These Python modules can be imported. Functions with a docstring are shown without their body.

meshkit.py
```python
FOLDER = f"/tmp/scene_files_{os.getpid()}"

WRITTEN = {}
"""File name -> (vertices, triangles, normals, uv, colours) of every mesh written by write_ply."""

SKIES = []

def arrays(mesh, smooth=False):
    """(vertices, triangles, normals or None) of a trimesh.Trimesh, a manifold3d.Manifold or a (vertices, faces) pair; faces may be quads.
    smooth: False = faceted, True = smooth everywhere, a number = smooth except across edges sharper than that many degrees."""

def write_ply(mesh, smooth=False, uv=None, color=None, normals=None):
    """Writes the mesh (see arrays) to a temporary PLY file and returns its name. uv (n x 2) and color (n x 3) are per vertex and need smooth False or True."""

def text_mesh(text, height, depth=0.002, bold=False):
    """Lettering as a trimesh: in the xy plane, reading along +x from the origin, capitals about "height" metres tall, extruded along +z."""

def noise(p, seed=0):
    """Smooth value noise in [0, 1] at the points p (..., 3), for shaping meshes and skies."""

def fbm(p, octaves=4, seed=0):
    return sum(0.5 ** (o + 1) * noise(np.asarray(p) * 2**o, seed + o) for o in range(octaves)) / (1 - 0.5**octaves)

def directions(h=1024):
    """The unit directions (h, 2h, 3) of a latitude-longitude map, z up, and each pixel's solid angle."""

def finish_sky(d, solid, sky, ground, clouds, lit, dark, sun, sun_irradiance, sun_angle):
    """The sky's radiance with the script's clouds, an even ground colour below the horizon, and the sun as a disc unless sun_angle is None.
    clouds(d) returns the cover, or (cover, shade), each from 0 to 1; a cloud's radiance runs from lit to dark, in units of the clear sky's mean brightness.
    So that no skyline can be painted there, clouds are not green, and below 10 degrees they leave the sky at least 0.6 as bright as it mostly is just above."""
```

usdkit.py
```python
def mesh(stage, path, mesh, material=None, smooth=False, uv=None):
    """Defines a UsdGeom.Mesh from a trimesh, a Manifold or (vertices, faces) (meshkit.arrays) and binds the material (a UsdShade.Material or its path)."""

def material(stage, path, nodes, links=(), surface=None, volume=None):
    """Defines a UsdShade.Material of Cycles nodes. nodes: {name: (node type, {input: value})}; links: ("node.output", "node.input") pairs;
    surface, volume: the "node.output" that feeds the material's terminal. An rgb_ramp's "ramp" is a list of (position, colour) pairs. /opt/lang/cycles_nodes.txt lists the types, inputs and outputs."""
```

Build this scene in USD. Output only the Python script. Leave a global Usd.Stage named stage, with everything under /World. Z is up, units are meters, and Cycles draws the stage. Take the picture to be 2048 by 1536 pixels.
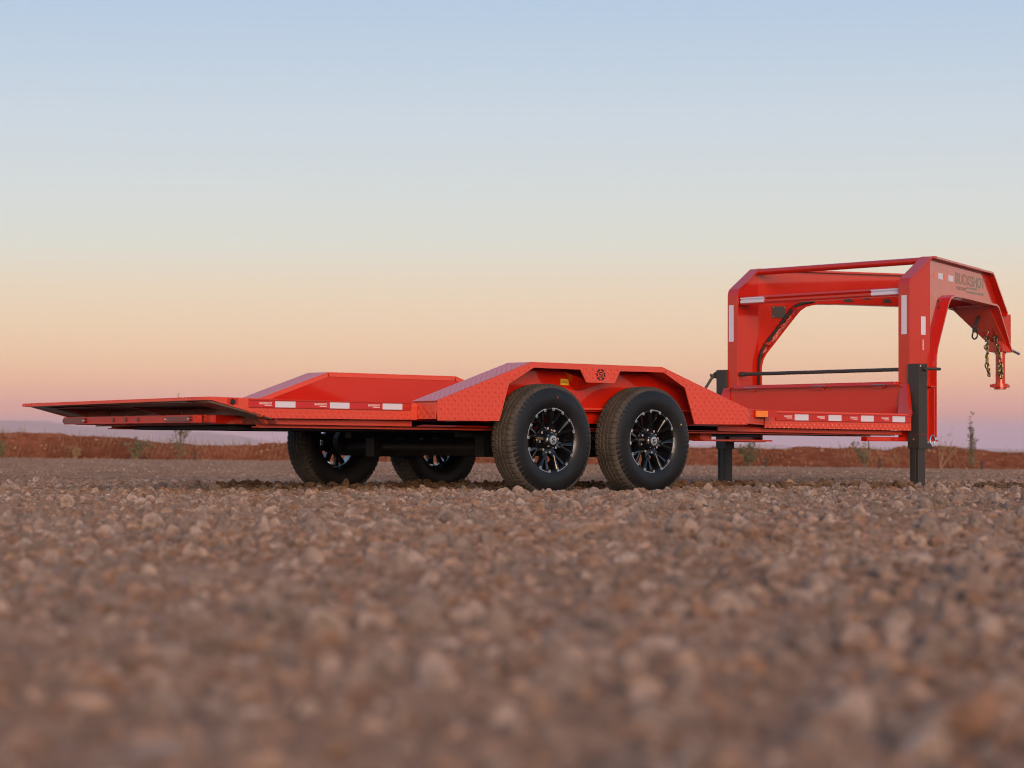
import math, os, random
import numpy as np, trimesh, shapely
import shapely.geometry as sg
import meshkit, usdkit
from meshkit import noise, fbm
from pxr import Usd, UsdGeom, UsdLux, UsdShade, Gf, Sdf, Vt

stage = Usd.Stage.CreateInMemory()
UsdGeom.SetStageUpAxis(stage, 'Z'); UsdGeom.SetStageMetersPerUnit(stage, 1.0)
UsdGeom.Xform.Define(stage, '/World'); UsdGeom.Scope.Define(stage, '/World/Looks')
A = np.array

# ------------------------------------------------------------------ camera
HEAD, FOC, HORIZON = 0.719, 5201.5, 902.8          # heading (rad east of +y), focal length and horizon in photo pixels (2048 wide)
EYE = A([-12.0618, -13.3665, 0.2853])
pitch = math.atan((HORIZON - 768) / FOC)
FWD = A([math.sin(HEAD) * math.cos(pitch), math.cos(HEAD) * math.cos(pitch), math.sin(pitch)])
RGT = A([math.cos(HEAD), -math.sin(HEAD), 0.0]); UPV = np.cross(RGT, FWD)
FLAT = A([math.sin(HEAD), math.cos(HEAD), 0.0])
cam = UsdGeom.Camera.Define(stage, '/World/camera')
mat = np.eye(4); mat[0, :3] = RGT; mat[1, :3] = UPV; mat[2, :3] = -FWD; mat[3, :3] = EYE
cam.AddTransformOp().Set(Gf.Matrix4d(*mat.ravel().tolist()))
cam.CreateHorizontalApertureAttr(43.8); cam.CreateFocalLengthAttr(43.8 * FOC / 2048)
cam.CreateFStopAttr(5.0); cam.CreateFocusDistanceAttr(18.8); cam.CreateClippingRangeAttr((0.05, 60000.0))
EXPOSURE = 0.7
cam.CreateExposureAttr(EXPOSURE)

# ------------------------------------------------------------------ sky and low sun (dusk: the sun is down behind the camera)
SUN_AZ, SUN_EL = math.radians(210), math.radians(5.0)
SUN = A([math.sin(SUN_AZ) * math.cos(SUN_EL), math.cos(SUN_AZ) * math.cos(SUN_EL), math.sin(SUN_EL)])


def lin(*c):
    c = np.asarray(c, float) / 255
    return tuple(np.where(c < .04045, c / 12.92, ((c + .055) / 1.055) ** 2.4))


SKY_STRENGTH = 0.15
# (sine of elevation, colour as it looks through the evening haze)
stops = [(0.0, (166, 150, 174)), (.0083, (172, 148, 166)), (.0137, (192, 154, 160)), (.02, (208, 163, 159)), (.0257, (219, 174, 158)), (.0352, (227, 190, 165)), (.0487, (230, 202, 177)),
         (.062, (228, 208, 187)), (.072, (223, 213, 199)), (.0813, (217, 216, 208)), (.0966, (213, 216, 215)), (.127, (203, 213, 223)), (.171, (183, 202, 224)), (.3, (148, 177, 208)), (1.0, (106, 136, 178))]
AIR, AIR_TOP, AIR_SIDE, AIR_GLOW = 8.0e-5, 240.0, 19000.0, A(lin(152, 150, 172))


def above_air(e, c):
    t = math.exp(-AIR * min(AIR_TOP / max(e, 1e-4), AIR_SIDE))
    return tuple(np.clip((A(lin(*c)) - (1 - t) * AIR_GLOW) / t, .02, 1.4))


sky_mat = usdkit.material(stage, '/World/Looks/sky', {
    'co': ('texture_coordinate', {}),
    'sep': ('separate_xyz', {}),
    'abs': ('math', {'math_type': 'maximum', 'value2': 0.0}),
    'pw': ('math', {'math_type': 'power', 'value2': 0.5}),
    'ramp': ('rgb_ramp', {'ramp': [(e ** .5, above_air(e, c)) for e, c in stops]}),
    'up': ('vector_math', {'math_type': 'scale', 'scale': 2 ** -EXPOSURE / SKY_STRENGTH}),
    'dot': ('vector_math', {'math_type': 'dot_product', 'vector2': tuple(SUN)}),
    'w': ('map_range', {'range_type': 'smoothstep', 'from_min': -0.1, 'from_max': 0.95, 'to_min': 0.06, 'to_max': 1.0, 'clamp': True}),
    'phys': ('sky_texture', {'sky_type': 'single_scattering', 'sun_disc': False, 'sun_elevation': SUN_EL, 'sun_rotation': SUN_AZ, 'altitude': 1400.0, 'air_density': 1.0, 'aerosol_density': 1.0, 'ozone_density': 2.0}),
    'mix': ('mix_color', {'use_clamp': False}),
    'bg': ('background_shader', {'strength': SKY_STRENGTH}),
}, [('co.generated', 'sep.vector'), ('sep.z', 'abs.value1'), ('abs.value', 'pw.value1'), ('pw.value', 'ramp.fac'), ('ramp.color', 'up.vector1'),
    ('co.generated', 'dot.vector1'), ('dot.value', 'w.value'), ('w.result', 'mix.fac'), ('up.vector', 'mix.a'), ('phys.color', 'mix.b'), ('mix.result', 'bg.color')], surface='bg.background')
dome = UsdLux.DomeLight.Define(stage, '/World/sky'); UsdShade.MaterialBindingAPI.Apply(dome.GetPrim()).Bind(sky_mat)
dome.GetPrim().SetCustomDataByKey('kind', 'structure')
sun = UsdLux.DistantLight.Define(stage, '/World/sun')
sun.CreateNormalizeAttr(True); sun.CreateIntensityAttr(0.85); sun.CreateAngleAttr(40.0); sun.CreateColorAttr(Gf.Vec3f(1.0, .60, .36))
z_ = SUN; x_ = np.cross([0, 0, 1.0], z_); x_ /= np.linalg.norm(x_); y_ = np.cross(z_, x_)
sm = np.eye(4); sm[0, :3] = x_; sm[1, :3] = y_; sm[2, :3] = z_
sun.AddTransformOp().Set(Gf.Matrix4d(*sm.ravel().tolist()))

# ------------------------------------------------------------------ writing helpers
taken = {}


def numbered(parent, name):
    k = taken.get((parent, name), 0); taken[parent, name] = k + 1
    return f'{parent}/{name}' + (f'_{k:03d}' if k else '')


def tag(prim, label=None, category=None, group=None, kind=None):
    for k, v in (('label', label), ('category', category), ('group', group), ('kind', kind)):
        if v: prim.SetCustomDataByKey(k, v)
    return prim


def put(name, mesh, m, parent='/World', smooth=30, **data):
    if isinstance(mesh, MB): mesh = mesh.mesh()
    if hasattr(parent, 'GetPath'): parent = str(parent.GetPath())
    prim = usdkit.mesh(stage, numbered(parent, name), mesh, M[m], smooth=smooth).GetPrim()
    return tag(prim, **data)


def holder(name, parent='/World', loc=None, **data):
    if hasattr(parent, 'GetPath'): parent = str(parent.GetPath())
    x = UsdGeom.Xform.Define(stage, numbered(parent, name))
    if loc is not None: x.AddTranslateOp().Set(Gf.Vec3d(*map(float, loc)))
    return tag(x.GetPrim(), **data)


def cr(p, n=8):
    p = A(p, float); t = np.linspace(0, len(p) - 1, (len(p) - 1) * n + 1); i = np.clip(t.astype(int), 0, len(p) - 2); u = (t - i)[:, None]
    g = lambda k: p[np.clip(i + k, 0, len(p) - 1)]
    return .5 * (2 * g(0) + (g(1) - g(-1)) * u + (2 * g(-1) - 5 * g(0) + 4 * g(1) - g(2)) * u ** 2 + (3 * g(0) - g(-1) - 3 * g(1) + g(2)) * u ** 3)


class MB:
    def __init__(s): s.v, s.f, s.n = [], [], 0

    def add(s, m, M4=None):
        if isinstance(m, MB): m = m.mesh()
        v, f = (A(m.vertices), A(m.faces)) if hasattr(m, 'faces') else (A(m[0], float), A(m[1]))
        if f.shape[1] == 4: f = np.vstack([f[:, [0, 1, 2]], f[:, [0, 2, 3]]])
        if M4 is not None: v = v @ M4[:3, :3].T + M4[:3, 3]
        s.v.append(v); s.f.append(f + s.n); s.n += len(v); return s

    def box(s, lo, hi):
        lo, hi = np.minimum(lo, hi), np.maximum(lo, hi)
        m = trimesh.creation.box(hi - lo); m.apply_translation((lo + hi) / 2); return s.add(m)

    def ext(s, poly, o, u, w, depth):
        """a polygon in the plane o + a*u + b*w, pulled out by depth along u x w"""
        if not isinstance(poly, (sg.Polygon, sg.MultiPolygon)): poly = sg.Polygon(poly)
        for g in getattr(poly, 'geoms', [poly]):
            g = shapely.remove_repeated_points(g.buffer(0), 1e-5)
            m = trimesh.creation.extrude_polygon(g, abs(depth), engine='earcut')
            n = np.cross(u, w); T = np.eye(4); T[:3, 0] = u; T[:3, 1] = w; T[:3, 2] = n; T[:3, 3] = A(o) + (n * depth if depth < 0 else 0)
            s.add(m, T)
        return s

    def xz(s, poly, y0, y1):
        """polygon given as (x, z), between two y"""
        lo, hi = min(y0, y1), max(y0, y1)
        return s.ext(poly, (0, hi, 0), A([1., 0, 0]), A([0, 0, 1.]), hi - lo)

    def yz(s, poly, x0, x1):
        lo, hi = min(x0, x1), max(x0, x1)
        return s.ext(poly, (lo, 0, 0), A([0, 1., 0]), A([0, 0, 1.]), hi - lo)

    def xy(s, poly, z0, z1):
        lo, hi = min(z0, z1), max(z0, z1)
        return s.ext(poly, (0, 0, lo), A([1., 0, 0]), A([0, 1., 0]), hi - lo)

    def tube(s, pts, r, n=10, closed=False):
        p = A(pts, float); k = len(p)
        t = (np.roll(p, -1, 0) - np.roll(p, 1, 0)) if closed else np.gradient(p, axis=0)
        t /= np.linalg.norm(t, axis=1, keepdims=True) + 1e-12
        a = np.cross(t[0], [0, 0, 1.0] if abs(t[0, 2]) < .9 else [1.0, 0, 0]); a /= np.linalg.norm(a)
        vs = []; r = np.broadcast_to(r, (k,))
        ang = np.arange(n) * 2 * np.pi / n
        for i in range(k):
            a = a - t[i] * (a @ t[i]); a /= np.linalg.norm(a) + 1e-12; b = np.cross(t[i], a)
            vs.append(p[i] + r[i] * (np.cos(ang)[:, None] * a + np.sin(ang)[:, None] * b))
        v = np.vstack(vs); f = []
        for i in range(k if closed else k - 1):
            j = (i + 1) % k
            for q in range(n):
                q2 = (q + 1) % n; f += [[i * n + q, i * n + q2, j * n + q2], [i * n + q, j * n + q2, j * n + q]]
        if not closed:
            for i, flip in ((0, 1), (k - 1, 0)):
                c = len(v); v = np.vstack([v, p[i]])
                for q in range(n):
                    tri = [c, i * n + q, i * n + (q + 1) % n]; f.append(tri[::-1] if flip else tri)
        return s.add((v, A(f)))

    def rod(s, p0, p1, r, n=14): return s.tube([p0, p1], r, n)

    def shift(s, dz):
        s.v = [v + A([0, 0, dz]) for v in s.v]; return s

    def hull(s, pts):
        return s.add(trimesh.convex.convex_hull(A(pts, float)))

    def mesh(s):
        return trimesh.Trimesh(np.vstack(s.v), np.vstack(s.f), process=False)


def mirrored(mb, yc):
    m = mb.mesh(); v = A(m.vertices); v[:, 1] = 2 * yc - v[:, 1]
    return MB().add((v, A(m.faces)[:, ::-1]))


def lathe_y(profile, n=64, closed=False):
    """profile of (y, r), turned about the y axis"""
    p = A(profile, float); k = len(p); t = np.arange(n) * 2 * np.pi / n
    v = np.stack([p[:, 1][None] * np.cos(t)[:, None], np.broadcast_to(p[:, 0], (n, k)), p[:, 1][None] * np.sin(t)[:, None]], -1).reshape(-1, 3)
    f = []
    for i in range(n):
        for j in range(k if closed else k - 1):
            j2 = (j + 1) % k; i2 = (i + 1) % n
            f.append([i * k + j, i * k + j2, i2 * k + j2, i2 * k + j])
    return v, A(f)


# ------------------------------------------------------------------ materials
M = {}


def simple(name, color, rough=.5, metal=0., coat=0., bump=None, var=None, spec=.5, bevel=0.0, coat_rough=.05, sheen=0.):
    nodes = {'p': ('principled_bsdf', {'base_color': color, 'roughness': rough, 'metallic': metal, 'coat_weight': coat, 'coat_roughness': coat_rough, 'specular_ior_level': spec, 'sheen_weight': sheen}), 'co': ('texture_coordinate', {})}
    links = []
    if var:
        scale, amount = var[:2]
        nodes['n'] = ('noise_texture', {'scale': scale, 'detail': 5., 'roughness': .6})
        dark = tuple(c * (1 - amount) for c in color); light = tuple(min(1, c * (1 + amount)) for c in color) if len(var) < 3 else var[2]
        nodes['r'] = ('rgb_ramp', {'ramp': [(.3, dark), (.7, light)]})
        links += [('co.object', 'n.vector'), ('n.fac', 'r.fac'), ('r.color', 'p.base_color')]
    src = None
    if bevel:
        nodes['bv'] = ('bevel', {'radius': bevel, 'samples': 4}); src = 'bv.bevel'
    if bump:
        scale, dist = bump
        nodes['bn'] = ('noise_texture', {'scale': scale, 'detail': 3.}); nodes['bm'] = ('bump', {'strength': 1., 'distance': dist})
        links += [('co.object', 'bn.vector'), ('bn.fac', 'bm.height')]
        if src: links.append((src, 'bm.normal'))
        src = 'bm.normal'
    if src: links.append((src, 'p.normal'))
    M[name] = usdkit.material(stage, '/World/Looks/' + name, nodes, links, surface='p.BSDF')


RED, RED_SHEET = (.47, .012, .0025), (.62, .052, .018)
simple('red_paint', RED, .36, coat=1., spec=.2, bump=(3.5, .010), bevel=.004, coat_rough=.05)
simple('red_plate', RED_SHEET, .5, coat=1., spec=.6, bump=(60, .0003), coat_rough=.3)
simple('red_lug', RED_SHEET, .28, coat=1., coat_rough=.08)
simple('black_steel', (.006, .006, .006), .5, bump=(90, .0003))
simple('powder_black', (.036, .035, .034), .55, bump=(700, .0004), bevel=.003)
simple('gloss_black', (.004, .004, .005), .2, coat=.6, coat_rough=.04)
simple('machined', (.75, .76, .78), .28, metal=1.)
simple('chrome', (.8, .8, .82), .12, metal=1.)
simple('zinc', (.22, .18, .10), .38, metal=1.)
simple('steel', (.45, .45, .46), .4, metal=1.)
simple('rubber', (.0045, .0045, .006), .42, bump=(140, .0006), var=(9, .35))
simple('tread_rubber', (.052, .046, .041), .85, bump=(200, .0006), var=(6, .45))
simple('hose', (.012, .012, .013), .5)
simple('white_tape', (.62, .63, .78), .3, coat=.5, bump=(160, .0002))
simple('red_tape', (.50, .010, .012), .28, coat=.6)
simple('orange_tape', (.70, .05, .01), .3, coat=.4)
simple('white_print', (.75, .72, .72), .5)
simple('grey_print', (.19, .175, .14), .5, coat=.3)
simple('yellow_label', (.62, .42, .04), .45)
simple('shaded_underside', (.115, .068, .054), .5, coat=.4, coat_rough=.3)  # red paint below the tail, its shade and brown ground reflection put into the colour
simple('shaded_maroon', (.17, .016, .010), .4, coat=.5)  # darker copy of the red: shade in the tail recess put into the colour
simple('amber', (.85, .22, .015), .2, coat=.8)
simple('dark_red_lens', (.10, .006, .012), .15, coat=1.)
simple('blue_cap', (.05, .12, .35), .3, coat=.5)
simple('black_print', (.02, .02, .02), .5)

# ------------------------------------------------------------------ trailer frame of reference
BASE = A([1.0, 1.283, 0.0]); YC = 1.283
tilt = -0.0046; c_, s_ = math.cos(tilt), math.sin(tilt)
ROT = A([[c_, 0, -s_], [0, 1, 0], [s_, 0, c_]]); PIV = A([0, 0, .37])
TR = UsdGeom.Xform.Define(stage, numbered('/World', 'trailer'))
tm = np.eye(4); tm[:3, :3] = ROT.T; tm[3, :3] = ROT @ (BASE - PIV) + PIV
TR.AddTransformOp().Set(Gf.Matrix4d(*tm.ravel().tolist()))
TRP = tag(TR.GetPrim(), 'red gooseneck flatbed trailer with drive-over fenders standing on jacks', 'trailer')


def tp(name, mb, m, parent=None, smooth=30, **d):
    """a part of the trailer, given in trailer coordinates"""
    if isinstance(mb, MB): mb = mb.mesh()
    v, f = A(mb.vertices) - BASE, A(mb.faces)
    return put(name, trimesh.Trimesh(v, f, process=False), m, parent or TRP, smooth, **d)


def both(name, mb, m, **d):
    return tp(name, mb, m, **d), tp(name, mirrored(mb, YC), m, **d)


def lugs(poly, o, u, w, pitch=.030, length=.029, width=.0095, height=.0042, edge=.008):
    """raised diamond tread on the face o + a*u + b*w (outward = u x w)"""
    u, w, o = A(u, float), A(w, float), A(o, float); n = np.cross(u, w)
    P = (poly if isinstance(poly, sg.Polygon) else sg.Polygon(poly)).buffer(-edge)
    if P.is_empty: return None
    x0, y0, x1, y1 = P.bounds
    aa, bb = np.meshgrid(np.arange(x0 + pitch * .2, x1, pitch), np.arange(y0 + min(pitch * .3, (y1 - y0) / 2), y1, pitch), indexing='ij')
    ii, jj = np.meshgrid(np.arange(aa.shape[0]), np.arange(aa.shape[1]), indexing='ij')
    keep = shapely.contains_xy(P, aa, bb); a, b, par = aa[keep], bb[keep], ((ii + jj) % 2)[keep]
    if not len(a): return None
    h, l = width / 2, length / 2
    base = A([[-l, 0, -.0006], [-l * .45, -h, -.0006], [l * .45, -h, -.0006], [l, 0, -.0006], [l * .45, h, -.0006], [-l * .45, h, -.0006], [-l * .4, 0, height], [l * .4, 0, height]])
    fc = A([[0, 1, 6], [1, 2, 7], [1, 7, 6], [2, 3, 7], [3, 4, 7], [4, 5, 6], [4, 6, 7], [5, 0, 6]])
    ang = np.where(par == 0, math.radians(45), math.radians(-45))
    ca, sa = np.cos(ang)[:, None], np.sin(ang)[:, None]
    X = a[:, None] + base[:, 0] * ca - base[:, 1] * sa; Y = b[:, None] + base[:, 0] * sa + base[:, 1] * ca
    V = o + X[..., None] * u + Y[..., None] * w + np.broadcast_to(base[:, 2], X.shape)[..., None] * n
    Fc = fc[None] + (np.arange(len(a)) * 8)[:, None, None]
    return MB().add((V.reshape(-1, 3), Fc.reshape(-1, 3)))


def tread(parent, *sets, far=False, dz=0.):
    mb = MB()
    for s in sets:
        l = lugs(*s)
        if l: mb.add(l)
    if not mb.v: return
    tp('tread_lugs', mirrored(mb, YC).shift(dz) if far else mb, 'red_lug', parent, smooth=False, kind='stuff')


EX, EY, EZ = A([1., 0, 0]), A([0, 1., 0]), A([0, 0, 1.])
# ------------------------------------------------------------------ deck
deck = MB()
deck.box((-2.2, .212, .584), (4.06, 2.354, .598))
tp('deck', deck, 'red_plate')
# side skirts below the edge bars, with tread
for y, far in ((.2, False), (2.366, True)):
    pr_ = [(-2.71, .597), (-2.23, .488), (-1.038, .492), (-1.038, .606), (-2.2, .608), (-2.71, .612)]
    pf_ = [(2.36, .477), (4.06, .470), (4.06, .604), (2.36, .606)]
    sk = MB().xz(pr_, .1985, .212); sk = mirrored(sk, YC).shift(-.02) if far else sk
    a = tp('side_skirt', sk, 'red_plate')
    tread(a, ([(-2.40, .50), (-2.23, .490), (-1.04, .493), (-1.04, .553), (-2.50, .553)], (0, .1985, 0), EX, EZ, .026, .028, .009, .0035, .005), ([(-2.71, .60), (-2.50, .553), (-2.50, .61), (-2.71, .618)], (0, .2, 0), EX, EZ), ([(-1.10, .553), (-1.04, .553), (-1.04, .61), (-1.10, .61)], (0, .2, 0), EX, EZ), far=far)
    sk = MB().xz(pf_, .2, .212); sk = mirrored(sk, YC).shift(-.02) if far else sk
    b = tp('side_skirt', sk, 'red_plate')
    tread(b, ([(2.36, .475), (4.06, .470), (4.06, .532), (2.36, .532)], (0, .2, 0), EX, EZ, .026, .028, .009, .0035, .005), far=far)
# edge bars that carry the reflector strips
def edge_bar(x0, x1, z0, z1, far):
    mb = MB().box((x0, .184, z0), (x1, .2, z1)).box((x0, .176, z1 - .006), (x1, .2, z1 + .004))
    return tp('edge_bar', mirrored(mb, YC).shift(-.026) if far else mb, 'red_paint')


def text_on(text, height, o, u, w, width=None, depth=.0008, bold=False):
    t = meshkit.text_mesh(text, height, depth, bold); v = A(t.vertices)
    v[:, 0] -= v[:, 0].min(); v[:, 1] -= v[:, 1].min()
    v[:, 1] *= height / v[:, 1].max()
    if width: v[:, 0] *= width / v[:, 0].max()
    n = np.cross(u, w)
    return MB().add((A(o) + v[:, :1] * u + v[:, 1:2] * w + v[:, 2:] * n, t.faces))


rear_bar = edge_bar(-2.42, -1.10, .555, .606, False)
edge_bar(-2.42, -1.10, .555, .606, True)
front_bar = edge_bar(2.47, 4.04, .532, .590, False)
edge_bar(2.47, 4.04, .532, .590, True)
YB = .184
for x0, x1 in ((-2.221, -2.06), (-1.781, -1.621), (-1.343, -1.177)):
    tp('white_reflector', MB().box((x0, YB - .0015, .558), (x1, YB, .597)), 'white_tape', rear_bar)
for x0, x1 in ((-2.416, -2.222), (-2.058, -1.783), (-1.619, -1.345)):
    t = tp('red_reflector', MB().box((x0, YB - .0013, .558), (x1, YB, .597)), 'red_tape', rear_bar)
for xt in (-2.345, -1.905, -1.465):
    tp('reflector_lettering', text_on('BUCKSHOT', .014, (xt, YB - .0013, .576), EX, EZ, .098, bold=True), 'white_print', rear_bar, smooth=False)
    tp('reflector_lettering', MB().box((xt + .04, YB - .002, .568), (xt + .098, YB - .0013, .572)), 'white_print', rear_bar)
for x0, x1 in ((2.673, 2.828), (3.057, 3.207), (3.436, 3.587), (3.813, 3.965)):
    tp('white_reflector', MB().box((x0, YB - .0015, .536), (x1, YB, .583)), 'white_tape', front_bar)
for x0, x1 in ((2.536, 2.645), (2.908, 3.051), (3.289, 3.430), (3.662, 3.806)):
    tp('red_reflector', MB().box((x0, YB - .0013, .536), (x1, YB, .583)), 'red_tape', front_bar)
    tp('reflector_lettering', text_on('BUCKSHOT', .014, (x0 + .022, YB - .0013, .558), EX, EZ, .085, bold=True), 'white_print', front_bar, smooth=False)
    tp('reflector_lettering', MB().box((x0 + .05, YB - .002, .550), (x0 + .107, YB - .0013, .554)), 'white_print', front_bar)
# ------------------------------------------------------------------ knife-edge tail
tail = MB()
XN, XF = -2.775, -2.84
top = [(XN, .31, .6155), (-2.71, .2, .618), (-2.2, .2, .612), (-2.2, 2.366, .597), (-2.74, 2.366, .600), (XF, 2.27, .600)]
ring_t = [p for p in top]; ring_b = [(x, y, z - .021) for x, y, z in top]
def prism_ring(t, b):
    n = len(t); vv = A(t + b, float); ff = []
    for i in range(1, n - 1): ff += [[0, i, i + 1], [n, n + i + 1, n + i]]
    for i in range(n):
        j = (i + 1) % n; ff += [[i, n + i, n + j], [i, n + j, j]]
    m = trimesh.Trimesh(vv, A(ff), process=False); m.fix_normals(); return m
tail.add(prism_ring(ring_t, ring_b))
tl = tp('tail_plate', tail, 'red_plate')
ru = A([XF - XN, 2.27 - .31, -.0155]); rl = np.linalg.norm(ru); ru /= rl
tread(tl, ([(0, .003), (rl, .003), (rl, .0175), (0, .0175)], A([XF, 2.27, .5800]), -ru, EZ, .018, .018, .0065, .003, .0015))
tail_under = MB()
# sloping bottom plates: two side strips and one along the rear edge
def slope_plate(y0, y1, x0, x1, t=.012):
    z0, z1 = (min(.582, .594 + (q + 2.71) * -.235) for q in (x0, x1))
    return prism_ring([(x0, y0, z0), (x1, y0, z1), (x1, y1, z1), (x0, y1, z0)], [(x0, y0, z0 + t), (x1, y0, z1 + t), (x1, y1, z1 + t), (x0, y1, z0 + t)])
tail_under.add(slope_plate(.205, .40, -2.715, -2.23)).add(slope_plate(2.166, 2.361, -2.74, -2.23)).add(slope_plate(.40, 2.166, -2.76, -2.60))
tp('tail_underside', tail_under, 'shaded_underside', tl)
tp('tail_pan', MB().hull([(-2.70, .41, .576), (-2.70, 2.155, .566), (-2.19, .41, .570), (-2.19, 2.155, .562), (-2.70, .41, .578), (-2.70, 2.155, .568), (-2.19, .41, .572), (-2.19, 2.155, .564)]), 'shaded_maroon', tl)  # added dark sheet standing for the shade under the tail plate
rib = MB()
for y in (.40, 1.283, 2.155):
    rib.xz([(-2.62, .58), (-2.62, .572), (-2.23, .486), (-2.2, .486), (-2.2, .58)], y, y + .012)
tp('tail_rib', rib, 'shaded_maroon', tl)
tp('tail_rib', MB().box((-2.2, .21, .45), (-2.188, 2.356, .560)), 'shaded_maroon', tl)
tp('rubber_bumper', MB().add(lathe_y([(.0, .0), (0, .016), (.004, .019), (.012, .019), (.012, 0)], 20), np.block([[np.eye(3), A([[-2.545], [.186], [.588]])], [np.zeros((1, 3)), 1]])), 'hose', tl)
tp('corner_plate', MB().box((-2.585, .194, .572), (-2.505, .2, .614)), 'red_paint', tl)
# light bar below the tail
lb = MB().box((-2.62, .50, .458), (-2.57, 2.09, .507))
bar = tp('tail_light_bar', lb, 'red_paint')
for y in (.60, 1.99): tp('bar_arm', MB().box((-2.57, y - .03, .455), (-2.0, y + .03, .51)), 'red_paint', bar)
tp('bar_arm', MB().box((-2.56, .40, .461), (-2.53, .5, .505)), 'red_paint', bar)
for y0, y1 in ((1.801, 2.089), (.543, .836)):
    a = tp('tail_light', MB().ext(sg.LineString([(y0 + .017, .482), (y1 - .017, .482)]).buffer(.0165), (-2.632, 0, 0), EY, EZ, .012), 'dark_red_lens', bar)
for y in (1.822, .824, .562): tp('light_screw', MB().rod((-2.636, y, .482), (-2.62, y, .482), .006), 'chrome', bar)
for y in (1.464, 1.314, 1.166): tp('marker_light', MB().rod((-2.628, y, .483), (-2.6, y, .483), .014), 'dark_red_lens', bar)

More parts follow.
